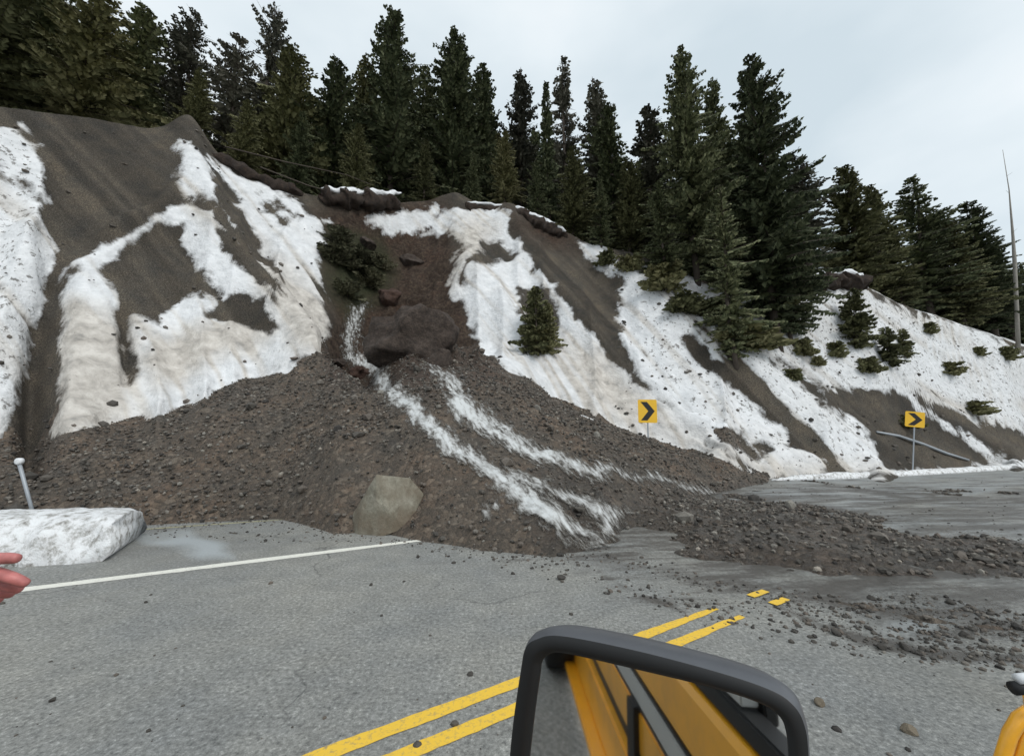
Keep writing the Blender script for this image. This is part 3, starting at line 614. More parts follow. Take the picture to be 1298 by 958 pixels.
for i, (px_, py_, s, lab) in enumerate([(711, 734, .075, 'dark clod alone on dry asphalt beyond the mirror, below the foaming stream end'), (1040, 893, .05, 'pale grey stone on asphalt just right of the mirror housing'), (1153, 928, .055, 'pale rounded stone on the asphalt at bottom right of the road'),
    (66, 890, .03, 'tiny dark stone alone on the asphalt at lower left'), (530, 707, .05, 'small dark stone just below the white line end'), (575, 714, .04, 'small dark stone on asphalt right of the white line end'),
    (1204, 765, .11, 'dark wet clod on the muddy road, largest of the right-hand clods'), (1118, 822, .10, 'dark clod in the lower mud ridge, left of its pair'), (1148, 822, .12, 'dark clod in the lower mud ridge, right of its pair'),
    (1060, 805, .10, 'dark clod in the lower mud ridge nearest the yellow lines'), (905, 772, .035, 'little dark stone on the far end of a yellow line'), (1105, 760, .10, 'dark stone at the near margin of the rubble on the road'),
    (650, 728, .04, 'small stone on asphalt left of the dark clod by the stream'), (470, 742, .035, 'small dark stone on the asphalt below the boulder'), (1222, 806, .10, 'dark clod on the short mud ridge at the right')]):
    s *= .45 if s > .08 else .8; p_ = on_px(px_, py_); bm = rock_mesh(40+i, s, s*.8, s*.6); bmesh.ops.translate(bm, verts=bm.verts, vec=(0, 0, s*.3))
    o = bm_obj('loose_rock', bm, M['rock'] if 'pale' not in lab else bmat, None, True); o.location = p_; o.rotation_euler = (0, 0, i*1.3)
    me = o.data; at = me.attributes.new('tone', 'FLOAT', 'POINT'); at.data.foreach_set('value', [.12 if 'dark' in lab else .5]*len(me.vertices))
    tag(o, lab, 'rock', 'loose rocks on the road')
def block(px_, py_, sx, sy, sz_, seed, rz, label, mt, sink=.3):
    p_ = on_px(px_, py_); bm = rock_mesh(seed, sx, sy, sz_, 12)
    for v in bm.verts: v.co += v.co.normalized()*(.22*mn.noise(v.co*1.6+Vector((seed, 0, 0)))+.10*mn.noise(v.co*4)+.05*mn.noise(v.co*9))*min(1.3, sx)
    o = bm_obj('earth_block', bm, M[mt], None, True); o.location = p_+Vector((0, 0, sz_*sink)); o.rotation_euler = (R(8), R(-10), rz)
    tag(o, label, 'earth block', 'slumped earth blocks in the slide chute')
block(528, 436, 1.9, 1.7, 1.35, 3, .3, 'big dark brown block of slumped earth between the two stream heads', 'slump', .02)
block(494, 380, .9, .7, .55, 5, 1.1, 'reddish dark earth clod above and left of the big slumped block', 'redsoil')
block(455, 478, .85, .6, .4, 6, .2, 'dark reddish clod left of the stream where it leaves the chute', 'redsoil')
block(425, 462, .5, .45, .3, 8, .9, 'small dark clod at the left lip of the debris fan top', 'slump')
block(556, 462, .6, .5, .4, 9, .5, 'dark clod under the right foot of the big slumped block', 'slump')
block(520, 335, .9, .6, .4, 12, .4, 'dark clod in the upper hollow of the chute below the snow strip', 'slump')
block(466, 312, .7, .6, .4, 14, 2.1, 'dark clod high in the chute right of the mossy shrubs', 'slump')
# ---------------------------------------------------------------- ploughed snow bank at left
bm = bmesh.new(); p0 = at_ground(-260, 735); p1 = at_ground(128, 712); q1 = at_ground(148, 690)
nx, ny, nz_ = 90, 26, 14; top = .56
def bank_pt(u, v):
    # u along, v across profile 0 front bottom .. 1 back bottom
    a = np.array(p0)*(1-u)+np.array(p1)*u; across = np.array([NRM[0], NRM[1], 0]); hgt = top*(1-.12*sstep(.93, 1, u)); wid = 1.5
    ov = .0
    if v < .35: t = v/.35; y = .28*t**1.5 - .05*math.sin(t*3.14); z = hgt*t
    elif v < .75: t = (v-.35)/.4; y = .28+(wid-.28)*t; z = hgt+.03*math.sin(t*5)
    else: t = (v-.75)/.25; y = wid+.1*t; z = hgt*(1-t)
    e = 0
    if u > .97: e = 1
    pt = a+across*y; pt[2] = z
    endsh = .07*math.sin(z*11)+.10*(z/top)+.12*mn.noise(Vector((y*2, z*4, 1)))   # ragged right end, overhanging at its top
    pt[:2] += D*endsh*sstep(.75, 1, u)
    d = mn.noise(Vector((pt[0]*2.2, pt[1]*2.2, z*3)))*.09+mn.noise(Vector((pt[0]*6, pt[1]*6, z*7)))*.035
    return Vector((pt[0]-NRM[0]*d*(v < .36), pt[1]-NRM[1]*d*(v < .36), max(0, z+d*.6*(z > .1))))
g = [[bm.verts.new(bank_pt(i/nx, j/ny)) for j in range(ny+1)] for i in range(nx+1)]
for i in range(nx):
    for j in range(ny): bm.faces.new((g[i][j], g[i+1][j], g[i+1][j+1], g[i][j+1]))
bm.faces.new([g[nx][j] for j in range(ny+1)])
o = bm_obj('snow_bank', bm, M['snowgrey'], None, True); tag(o, 'block of old grey ploughed snow with flat top at the left shoulder', 'snow bank')
# ---------------------------------------------------------------- roadside post
b_ = at_ground(42, 690); b_ = np.array([b_[0], b_[1], 0]); rt = on_px(44, 652); dpt = 7.2
pb_ = at_depth(44, 662, dpt); ptop = at_depth(24, 586, dpt-.05)
t = empty('marker_post', (pb_[0], pb_[1], 0)); tag(t, 'leaning white roadside marker post with round reflector behind the snow bank', 'marker post')
bm = bmesh.new(); o3 = Vector((pb_[0], pb_[1], 0)); a_ = Vector(pb_)-o3; c_ = Vector(ptop)-o3; dd = (c_-a_).normalized(); a_ = a_-dd*(a_.z/dd.z+.3)
add_tube(bm, [a_, (a_+c_)/2+Vector((.01, 0, 0)), c_], .028, 8); bm_obj('post', bm, M['post'], t, True)
bm = bmesh.new(); add_tube(bm, [c_+Vector((0, -.035, .02)), c_+Vector((0, -.03, .02)), c_+Vector((0, .035, .02)), c_+Vector((0, .04, .02))], [.035, .06, .06, .035], 16); bm_obj('reflector', bm, M['white'], t, True)
# ---------------------------------------------------------------- chevron signs
def chevron(px_, py_, dep, w, h, yaw, roll, label):
    c = Vector(at_depth(px_, py_, dep)); gz = ground_z(c.x, c.y); base = Vector((c.x, c.y, min(gz, c.z-.5)))
    t = empty('chevron_sign', base, yaw); t.rotation_euler = (0, roll, yaw); tag(t, label, 'road sign', 'chevron signs on the slope')
    cz = c.z-base.z
    def plate(pts, y0, y1, name, mt):
        bm = bmesh.new(); f = [bm.verts.new((x, y0, z+cz)) for x, z in pts]; b = [bm.verts.new((x, y1, z+cz)) for x, z in pts]; n = len(pts)
        bm.faces.new(f); bm.faces.new(b[::-1])
        for i in range(n): bm.faces.new((f[i], b[i], b[(i+1) % n], f[(i+1) % n]))
        return bm_obj(name, bm, mt, t)
    r = .05; corner = []
    for cx_, cz_, a0 in ((w/2-r, h/2-r, 0), (-w/2+r, h/2-r, 90), (-w/2+r, -h/2+r, 180), (w/2-r, -h/2+r, 270)):
        for k in range(5): an = R(a0+k*22.5); corner.append((cx_+r*math.cos(an), cz_+r*math.sin(an)))
    plate(corner, -.004, .004, 'sign_board', M['signy'])
    th = w*.34; x0 = -w*.36; tip = w*.38; hh = h*.40
    plate([(x0, hh), (x0+th, hh), (tip, 0), (x0+th, -hh), (x0, -hh), (tip-th, 0)], -.0075, -.0045, 'arrow', M['signk'])
    bm = bmesh.new(); r_ = bmesh.ops.create_cube(bm, size=1)
    for v in r_['verts']: v.co = Vector((v.co.x*.045, v.co.y*.04+.03, v.co.z*(cz+h*.4+.5)+(cz+h*.4-.5)/2))
    bm_obj('post', bm, M['post'], t)
chevron(820, 521, 14.3, .66, .84, R(-8), R(1), 'yellow chevron sign with black right arrow standing before the middle snow slope')
chevron(1147, 531, 18.2, .68, .70, R(-24), R(8), 'tilted yellow chevron sign on a pale post before the dark gravel patch')
# log / rail half buried under the right sign
bm = bmesh.new(); pts = [on_px(x, y)+Vector((0, 0, .12)) for x, y in ((1112, 551), (1140, 556), (1170, 566), (1200, 578), (1228, 586))]; add_tube(bm, pts, [.05, .07, .08, .08, .06], 8)
o = bm_obj('fallen_pole', bm, M['post'], None, True); tag(o, 'grey pole lying down the gravel under the right chevron sign', 'pole')
# ---------------------------------------------------------------- trees
def conifer(name, h, rad, seed, crown_mat, dens=1.0, z0=.08, power=.8, droop=.35, dead=0, ragged=.35, leafs=.34):
    rr = np.random.default_rng(seed); root = bpy.data.objects.new(name, None)
    # trunk
    bm = bmesh.new(); k = 9; ph = rr.random()*6; pts = [(.012*h*math.sin(ph+i*.7), .012*h*math.cos(ph+i*.5), h*i/k-(.8 if i == 0 else 0)) for i in range(k+1)]
    r0 = .012*h+.05; rads = [r0*(1-.94*i/k) for i in range(k+1)]; add_tube(bm, pts, rads, 7)
    LV = []; LA = []
    nb = int(h/.30*5*dens)
    for i in range(nb):
        f = z0+(1-z0)*(i/nb)**.92+rr.normal(0, .006)
        if f >= .995: continue
        z = f*h; an = rr.random()*6.283; prof = (1-f)**power*min(1, (f-z0)*7+.35)
        sect = 1-ragged*.5+ragged*vnoise(np.array([math.cos(an)*1.3+seed]), math.sin(an)*1.3, f*7)[0]*1.3
        Lb = rad*prof*sect*(.7+.4*rr.random())+.12
        if rr.random() < .12: Lb *= 1.35
        ca_, sa_ = math.cos(an), math.sin(an); dr = droop*(1-f*.9)
        def bp(t): return np.array([ca_*Lb*t, sa_*Lb*t, z+Lb*(.22*t*(f > .6)-dr*t*t*1.1+.16*t**3)])
        if i % 3 == 0 or dead: add_tube(bm, [bp(0), bp(.5), bp(.95)], [.022+.012*Lb, .012+.006*Lb, .006], 4, False)
        if rr.random() < dead: continue
        ns = max(2, int(Lb/leafs*1.6))
        for s in range(ns):
            t = (s+.6)/ns; p = bp(t); wd = (.18+.42*Lb*(1-t)*.55+.1)*(.6+.6*rr.random())
            for sd in (-1, 1):
                # two sprays per side, drooping
                dx = np.array([-sa_*sd*.8+ca_*.55, ca_*sd*.8+sa_*.55, -.25-.35*rr.random()]); dx /= np.linalg.norm(dx)
                q = p+dx*wd*(.9+.3*rr.random()); up = np.array([ca_, sa_, .15])*leafs*.42*(.7+.6*rr.random()); jit = rr.normal(0, .05, 3)
                m_ = (p+q)/2+jit; hang = np.array([0, 0, -.10-.12*rr.random()])
                LV += [p, m_+up, q+jit, m_-up+hang]; LA.append(rr.random())
            if s == ns-1 or rr.random() < .5:
                q = p+np.array([ca_, sa_, -.2])*leafs*.7; sp = np.array([-sa_, ca_, 0])*leafs*.3
                LV += [p-np.array([0, 0, .02]), p*.4+q*.6+sp, q, p*.4+q*.6-sp+hang]; LA.append(rr.random())
    tr = bm_obj('trunk', bm, M['bark'], None, True); COL.objects.unlink(tr); tr.parent = root
    LV = np.array(LV); Qn = np.arange(len(LV)).reshape(-1, 4)
    cr_ = np_mesh('crown', LV, Qn, crown_mat, dict(leaf=np.repeat(np.array(LA), 4)), False, None, False); cr_.parent = root
    return dict(root=root, h=h, parts=[tr, cr_])
M['brush'] = make_crown('brush_twigs', (.03, .03, .015), (.085, .085, .048), (.16, .155, .10))
P_ = dict(
    big=conifer('conifer', 24, 4.3, 1, M['fir'], .95, .05, .62, .38, .04, .75),
    big2=conifer('conifer', 24, 4.0, 2, M['fir'], .85, .06, .7, .30, .06, .85),
    mid=conifer('conifer', 18, 3.3, 3, M['fir2'], .9, .06, .55, .35, .06, .75),
    mid2=conifer('conifer', 18, 3.0, 4, M['fir'], .85, .05, .65, .32, .1, .85),
    thin=conifer('conifer', 20, 2.1, 5, M['grey'], .8, .2, .55, .25, .35, .7, .28),
    spire=conifer('conifer', 16, 1.5, 6, M['fir'], 1.1, .05, .9, .35, 0, .4, .26),
    sparse=conifer('conifer', 20, 3.3, 8, M['grey'], .62, .25, .5, .15, .4, .9, .28),
    young=conifer('young_conifer', 5, 1.5, 9, M['fir2'], 1.3, .02, .7, .3, 0, .5, .22),
    brush=conifer('shrub', 1.6, 1.1, 21, M['brush'], 1.5, .02, .3, -.1, .1, .9, .10),
    shrub=conifer('shrub', 1.6, 1.0, 10, M['fir2'], 2.2, .02, .45, .1, 0, .8, .14))
def place(kind, loc, h, wmul, rz, label, cat='tree', group=None, name=None):
    p_ = P_[kind]; r_ = p_['root'].copy()
    if name: r_.name = name
    COL.objects.link(r_); s = h/p_['h']; r_.location = loc; r_.rotation_euler = (0, 0, rz); r_.scale = (s*wmul, s*wmul, s)
    for c in p_['parts']:
        d = c.copy(); COL.objects.link(d); d.parent = r_
    tag(r_, label, cat, group); return r_
def tree(px_, top, dr, kind, wmul, label, group='conifers along the crest of the bank', base_px=None, rad=None):
    a = az_of(px_, top); i = min(max(int(round((a-A[0])/(A[1]-A[0]))), 0), NA-1)
    rc = float(rcg[0, i]) if rad is None else rad; r = rc+dr; j = min(int(np.interp(math.log(r), LR, np.arange(NR))), NR-1); gz = float(Zs[j, i])
    e = el_of(px_, top); zt = H+e*r; h = max(zt-gz, 1.5)
    return place(kind, (r*math.sin(a), r*math.cos(a), gz-.15), h, wmul*min(1.15, max(.7, 18/h*P_[kind]['h']/20)), random.random()*6.28, label, 'tree', group)
TL = [
 (15, -60, 3, 'mid', 1.2, 'olive green conifer at the far left edge of the crest'), (75, -50, 6, 'big', 1.1, 'tall dark conifer second from the left edge of the frame'), (128, -25, 3, 'mid', 1.2, 'olive conifer over the upper left gravel slope, third from the left edge'),
 (185, 5, 5, 'mid2', 1.1, 'dark conifer rising left of the bare sky gap at upper left'), (248, 15, 6, 'sparse', 1.0, 'thin see-through tree standing in the upper left sky gap'), (305, 45, 5, 'sparse', 1.1, 'grey spreading tree with bare limbs, right of the upper left sky gap'),
 (350, 5, 9, 'sparse', .9, 'tall thin grey tree with sky showing through its crown'), (372, 60, 4, 'mid', 1.1, 'olive bushy conifer left of the narrow dark pair'), (428, 72, 4, 'mid2', 1.0, 'narrow dark conifer with a blunt top above the slide scar'),
 (466, 72, 7, 'mid', .9, 'olive conifer between the narrow dark one and the tall pointed one'), (503, 12, 4, 'big2', .95, 'tallest pointed conifer above the slide scar'), (540, 85, 8, 'mid2', 1.0, 'shorter conifer wedged right of the tallest pointed one'),
 (578, 38, 4, 'big', .95, 'tall broad conifer above the central snow chute'), (612, 78, 6, 'mid2', 1.0, 'dark conifer hugging the right flank of the broad central one'), (660, 88, 8, 'thin', 1.2, 'slim grey conifer with a see-through top right of the broad central one'),
 (692, 103, 2, 'spire', .8, 'thin dark spire-shaped conifer near the middle of the crest'), (713, 72, 8, 'thin', 1.1, 'tall slim grey tree behind the thin dark spire'), (755, 98, 7, 'thin', 1.3, 'slim grey tree between the spire and the big right pair'),
 (772, 130, 5, 'mid2', 1.0, 'dark conifer below the slim grey trees, left of the big pair'), (823, 135, 7, 'thin', 1.5, 'round-topped grey tree just left of the big pair'), (862, 58, 0, 'big', .74, 'left tree of the big dark conifer pair on the right slope'),
 (902, 98, 3, 'big2', .75, 'dark conifer squeezed between the two tallest right-hand ones'), (951, 68, -2, 'big', .76, 'right tree of the big dark conifer pair, crown reaching low over the snow'), (1010, 195, 3, 'thin', 1.6, 'ragged thin conifer on the right flank of the big pair'),
 (1068, 208, 4, 'mid', 1.15, 'olive conifer standing right of the bright sky gap'), (1100, 232, 6, 'mid', 1.0, 'olive conifer overlapping the one right of the sky gap'), (1153, 222, 5, 'mid2', 1.15, 'dark conifer with the highest top in the far right stand'),
 (1180, 262, 8, 'mid2', 1.0, 'lower dark conifer behind the highest of the far right stand'), (1226, 252, 5, 'big', 1.1, 'broad dark conifer at the end of the far right stand'), (1256, 296, 8, 'mid2', 1.2, 'dark conifer sloping down at the far right end of the stand'),
 (1128, 285, 5, 'mid', 1.0, 'short olive conifer filling the dip before the far right stand'), (1202, 275, 3, 'mid', 1.0, 'olive conifer in front of the far right stand'), (1290, 330, 9, 'mid2', 1.2, 'short dark conifer behind the pale bare trunk at the right edge'),
 (1335, 320, 6, 'mid2', 1.1, 'dark conifer beyond the right edge'), (1400, 340, 6, 'mid', 1.1, 'olive conifer well beyond the right edge'), (-60, -40, 4, 'big', 1.1, 'dark conifer beyond the left edge'),
 # lower, in front
 (640, 165, 2, 'mid', 1.0, 'lower olive conifer in front of the slim grey one'), (725, 185, 1, 'mid', 1.0, 'lower olive conifer right of the dark spire'), (795, 200, 1, 'mid', 1.1, 'lower olive conifer left of the big right pair'),
 (835, 225, -1, 'mid2', 1.0, 'short dark conifer at the snow edge left of the big pair'), (912, 235, -3, 'mid2', .8, 'short conifer on the snow between the big pair'), (985, 260, -2, 'mid2', .85, 'short dark conifer right of the big pair at the snow edge'),
 (540, 175, 1, 'mid', .9, 'lower olive conifer at the brink left of the central snow chute'), (455, 155, 1, 'mid', 1.0, 'lower olive conifer at the brink above the slide scar'), (385, 140, 1, 'mid2', 1.0, 'lower dark conifer at the brink left of the slide scar'),
 (315, 125, 1, 'mid', 1.0, 'lower olive conifer at the brink above the upper snow band'), (255, 85, 2, 'mid', 1.0, 'lower olive conifer on the crest over the snow-capped spur'), (600, 190, 1, 'mid2', .9, 'lower dark conifer directly above the central snow chute'),
 (680, 200, 1, 'mid2', .9, 'lower dark conifer at the brink of the right-hand dirt band'), (760, 225, 0, 'mid2', .9, 'lower dark conifer at the top of the snow patch by the dirt band')]
for (x, y, dr, k, w_, lab) in TL: tree(x, y, dr, k, w_, lab)
rt = random.Random(5)
prof = [(-100, 60), (200, 90), (260, 130), (400, 130), (480, 120), (600, 125), (700, 165), (830, 190), (960, 180), (1010, 265), (1050, 300), (1150, 290), (1298, 345), (1400, 360)]
for i in range(74):
    x = -90+1480*(i+.5*rt.random())/74; t_ = np.interp(x, [p[0] for p in prof], [p[1] for p in prof])+rt.uniform(-5, 45)
    if 1025 < x < 1055: continue
    tree(x, t_, rt.uniform(7, 20), rt.choice(['mid', 'mid2', 'big2', 'mid2']), 1.15, 'dark conifer packed in the shadowy ranks behind the crest trees', 'back ranks of the forest')
# young trees and shrubs on the slope
def on_slope(px_, py_, kind, h, wm, lab, cat, grp=None, name=None):
    p_ = on_px(px_, py_); return place(kind, p_-Vector((0, 0, .1)), h, wm, random.random()*6.28, lab, cat, grp, name)
on_slope(680, 448, 'young', 3.5, .95, 'young green conifer alone on the central snow slope', 'young tree')
on_slope(694, 446, 'young', 2.6, .9, 'small leaning conifer tucked against the lone green one on the central snow', 'young tree')
on_slope(1088, 440, 'young', 3.6, 1.0, 'young conifer standing on the right snow below the cut-off ledge', 'young tree')
on_slope(1128, 462, 'young', 2.4, 1.1, 'bushy young conifer right of and below the one under the ledge', 'young tree')
on_slope(1148, 452, 'young', 1.9, 1.0, 'smallest young conifer of the right snow cluster', 'young tree')
for i, (x, y, h, wd) in enumerate([(945, 440, 1.2, 2.2), (925, 432, 1.0, 1.8), (870, 395, 1.1, 1.7), (842, 368, 1.5, 1.3), (905, 400, 1.0, 1.5), (1018, 448, .9, 1.0), (1060, 450, .8, 1.2), (1005, 480, .6, 1.3), (1036, 462, .5, 1.2), (1205, 475, .8, 1.4), (1236, 528, .8, 1.6), (1150, 540, .7, 1.4), (1100, 470, .8, 1.3), (985, 400, 1.3, 1.4), (800, 342, 1.0, 1.3), (1180, 430, .7, 1.2), (1240, 450, .6, 1.2), (1275, 455, .9, 1.2), (770, 335, .9, 1.2)]):
    on_slope(x, y, 'shrub', h, wd, ('low dark shrub poking through the snow of the right slope'), 'shrub', 'low shrubs on the right snow slope')
for i, (x, y, h, wd) in enumerate([(425, 335, 1.3, 1.6), (450, 345, 1.5, 1.8), (470, 365, 1.2, 1.5), (440, 375, 1.1, 1.6), (430, 310, 1.2, 1.4), (480, 340, 1.1, 1.3)]):
    on_slope(x, y, 'brush', h*.75, wd*.85, 'mossy green shrub carried down inside the slide chute', 'shrub', 'mossy shrubs in the slide chute')
# pale bare trunk at right
t = empty('bare_tree', on_px(1291, 446)-Vector((0, 0, .3))); tag(t, 'slender pale bare tree with a broken top at the right edge', 'tree')
b3 = Vector(t.location); dpt = (b3.y*CT+(b3.z-H)*ST)
pts = [Vector(at_depth(x, y, dpt))-b3 for x, y in ((1291, 448), (1289, 400), (1286, 330), (1284, 300), (1279, 240), (1271, 190))]
bm = bmesh.new(); add_tube(bm, pts, [.13, .12, .11, .08, .03, .012], 8)
bm_obj('trunk', bm, M['pale'], t, True)
for k in range(6):
    bm = bmesh.new(); f = .45+.5*k/6; i = min(int(f*5), 4); p_ = pts[i].lerp(pts[i+1], f*5-i); an = k*2.4; add_tube(bm, [p_, p_+Vector((math.cos(an)*.3, math.sin(an)*.3, .2))], [.012, .005], 4); bm_obj('branch', bm, M['pale'], t)
# ---------------------------------------------------------------- overhanging turf lip with snow cap along the crest
def lip(pts, label, d=.55, snow=True, thick_=.45):
    thick_ *= 1.15
    P3 = []
    for x, y in pts:
        a = az_of(x, y); i = int(round((a-A[0])/(A[1]-A[0]))); r = float(rcg[0, i])-.2; P3.append(Vector((r*math.sin(a), r*math.cos(a), H+el_of(x, y)*r)))
    c = P3[0]; t = empty('turf_lip', c); tag(t, label, 'turf lip', 'overhanging turf lips at the crest')
    dense = []
    for p_, q_ in zip(P3[:-1], P3[1:]):
        for k in range(20): dense.append(p_.lerp(q_, k/20))
    dense.append(P3[-1])
    def tube(off, rad, name, mt, fl):
        bm = bmesh.new(); n = len(dense); pp = []; rr = []
        for k, p_ in enumerate(dense):
            w = mn.noise(p_*.9)*.25; tp = min(1, k/8+.15, (n-1-k)/8+.15); pp.append(p_-c+Vector((0, w*.5, off+w*.5))); rr.append(rad*tp*(1+.6*mn.noise(p_*1.7+Vector((5, 0, 0)))))
        add_tube(bm, pp, rr, 12)
        for v in bm.verts:
            q = v.co+c; v.co += Vector((mn.noise(q*2.5), mn.noise(q*2.5+Vector((9, 0, 0))), mn.noise(q*2.5+Vector((0, 9, 0)))))*rad*.6
        bm_obj(name, bm, mt, t, True)
    tube(-thick_*.5, thick_, 'soil_edge', M['soil'], 1)
    if snow: tube(thick_*.62, thick_*.36, 'snow_cap', M['snow'], 1)
lip([(405, 246), (440, 249), (480, 252), (508, 251)], 'dark soil lip with a thin snow rim above the slide scar', thick_=.5)
lip([(585, 262), (612, 262), (640, 265)], 'short snow-rimmed soil lip atop the central snow chute', thick_=.35)
lip([(642, 264), (668, 274), (695, 287), (718, 298)], 'slanting snow-rimmed soil lip over the right-hand dirt band', thick_=.42)
lip([(1028, 356), (1050, 352), (1075, 352), (1096, 356)], 'black soil ledge with a snow cap below the sky gap at right', thick_=.5)
lip([(265, 192), (310, 213), (350, 232), (385, 243)], 'dark soil lip without snow along the brink at upper left', snow=False, thick_=.26)
def log(pts, label, r=.1, off=0, mt='pale'):
    P3 = []
    for x, y in pts:
        a = az_of(x, y); i = int(round((a-A[0])/(A[1]-A[0]))); rr_ = float(rcg[0, i])+off; P3.append(Vector((rr_*math.sin(a), rr_*math.cos(a), H+el_of(x, y)*rr_)))
    c = P3[0]; bm = bmesh.new(); add_tube(bm, [p_-c for p_ in P3], [r, r*.9]+[r*.6]*(len(P3)-2), 6)
    o = bm_obj('fallen_log', bm, M[mt], None, True); o.location = c; tag(o, label, 'fallen log', 'fallen logs along the brink')
log([(285, 186), (360, 205), (440, 222), (470, 234)], 'thin fallen log slanting over the dark brink at upper left, the upper one', .035, -.3, 'bark')
log([(330, 212), (390, 235), (425, 245)], 'thin fallen log slanting over the dark brink at upper left, the lower one', .035, -.5, 'bark')
# ploughed windrow of dirty snow along the far road edge
wp = [at_ground(x, y) for x, y in ((978, 609), (1010, 607.5), (1060, 606), (1130, 603), (1200, 599), (1298, 593), (1400, 588))]; c = Vector(wp[0]); bm = bmesh.new(); dn = []
for p_, q_ in zip(wp[:-1], wp[1:]):
    m_ = max(4, int(np.linalg.norm(q_-p_)/.15)); dn += [Vector(p_*(1-k/m_)+q_*k/m_) for k in range(m_)]
add_tube(bm, [p_-c+Vector((0, 0, .02)) for p_ in dn], [(.26+.10*mn.noise(p_*1.1))*min(1, i/12+.1) for i, p_ in enumerate(dn)], 14)
for v in bm.verts: v.co.z = v.co.z*.75+.05*mn.noise(v.co*4); 
o = bm_obj('snow_windrow', bm, M['snowgrey'], None, True); o.location = c; tag(o, 'low dirty ridge of ploughed snow along the far road edge at right', 'snow windrow')
# ---------------------------------------------------------------- distant hill at the right
bm = bmesh.new(); n = 60; rows = []
for j in range(10):
    row = []
    for i in range(n+1):
        a = R(30+70*i/n); r = 420+j*30; hgt = 95*math.sin(j/9*math.pi*.5)*(.75+.5*mn.noise(Vector((i*.12, 0, 0)))+.12*mn.noise(Vector((i*.7, j, 0)))); row.append(bm.verts.new((r*math.sin(a), r*math.cos(a), hgt-2)))
    rows.append(row)
for j in range(9):
    for i in range(n): bm.faces.new((rows[j][i], rows[j][i+1], rows[j+1][i+1], rows[j+1][i]))
o = bm_obj('distant_hill', bm, simple('hazed_far_forest', (.09, .115, .125), .95, 0, .25, .05, .5, 2), None, True); tag(o, kind='structure'); o['label'] = 'wooded blue-grey hill far beyond the road'  # blue-grey base colour stands in for distance haze
# ---------------------------------------------------------------- wing mirror
MC = Vector(at_depth(838, 895, .52)); d0 = (MC-Vector((0, 0, H))).normalized()
E = Vector((math.sin(R(50)), math.cos(R(50)), 0)); EL = Vector((-E.y, E.x, 0))      # truck forward and its left
rdir = (-E*.80 - EL*.27 + Vector((0, 0, -.35))).normalized(); MN = (rdir-d0).normalized()
def onm(px_, py_, off=0):
    d = Vector(ray(px_, py_)); o3 = Vector((0, 0, H)); t = ((MC+MN*off)-o3).dot(MN)/d.dot(MN); return o3+d*t
def spline(pts, k=6):
    P3 = [Vector(p) for p in pts]; out = []; n = len(P3)
    for i in range(n):
        a, b, c, d = P3[i-1], P3[i], P3[(i+1) % n], P3[(i+2) % n]
        for s in range(k):
            t = s/k; out.append(.5*((2*b)+(-a+c)*t+(2*a-5*b+4*c-d)*t*t+(-a+3*b-3*c+d)*t**3))
    return out
rim = [(662, 850), (668, 822), (682, 811), (712, 807), (800, 824), (900, 850), (970, 873), (1002, 893), (1017, 920), (1022, 960), (1026, 1060), (1020, 1150), (990, 1185), (900, 1180), (700, 1140), (655, 1120), (641, 1080), (645, 1000), (652, 920)]
gl = [(684, 855), (687, 838), (698, 828), (720, 828), (800, 846), (900, 870), (960, 889), (986, 905), (996, 925), (1000, 960), (1003, 1060), (998, 1120), (975, 1150), (890, 1150), (710, 1115), (676, 1100), (664, 1070), (667, 1000), (675, 920)]
mir = empty('wing_mirror', MC); tag(mir, 'black-framed wing mirror of the truck reflecting its orange side', 'mirror')
RM = spline([onm(*p) for p in rim]); GL = spline([onm(*p) for p in gl]); cen = sum(RM, Vector())/len(RM)
bm = bmesh.new(); n = len(RM)
def ringv(ps): return [bm.verts.new(p-MC) for p in ps]
back = -MN
r0 = ringv([p+MN*.0 for p in RM]); r1 = ringv([p.lerp(cen, -.03)+back*.012 for p in RM]); r2_ = ringv([p.lerp(cen, -.035)+back*.03 for p in RM]); r3 = ringv([p.lerp(cen, .02)+back*.06 for p in RM]); r4 = ringv([p.lerp(cen, .16)+back*.085 for p in RM]); r5 = ringv([p.lerp(cen, .5)+back*.10 for p in RM])
for a_, b_ in ((r0, r1), (r1, r2_), (r2_, r3), (r3, r4), (r4, r5)):
    for i in range(n): bm.faces.new((a_[i], a_[(i+1) % n], b_[(i+1) % n], b_[i]))
bm.faces.new(r5); bm_obj('housing', bm, M['hous'], mir, True)
bm = bmesh.new(); a_ = ringv([p.lerp(cen, -.012)+MN*.001 for p in RM]); m_ = ringv([p.lerp(q, .5)+MN*.009 for p, q in zip(RM, GL)]); c_ = ringv([p+MN*.001 for p in GL]); d_ = ringv([p-MN*.004 for p in GL])
for p_, q_ in ((a_, m_), (m_, c_), (c_, d_)):
    for i in range(n): bm.faces.new((p_[i], p_[(i+1) % n], q_[(i+1) % n], q_[i]))
bm_obj('rim', bm, M['black'], mir, True)
bm = bmesh.new(); g_ = ringv([p.lerp(cen, -.01)-MN*.002 for p in GL]); bm.faces.new(g_); bm_obj('mirror_glass', bm, M['mirror'], mir)
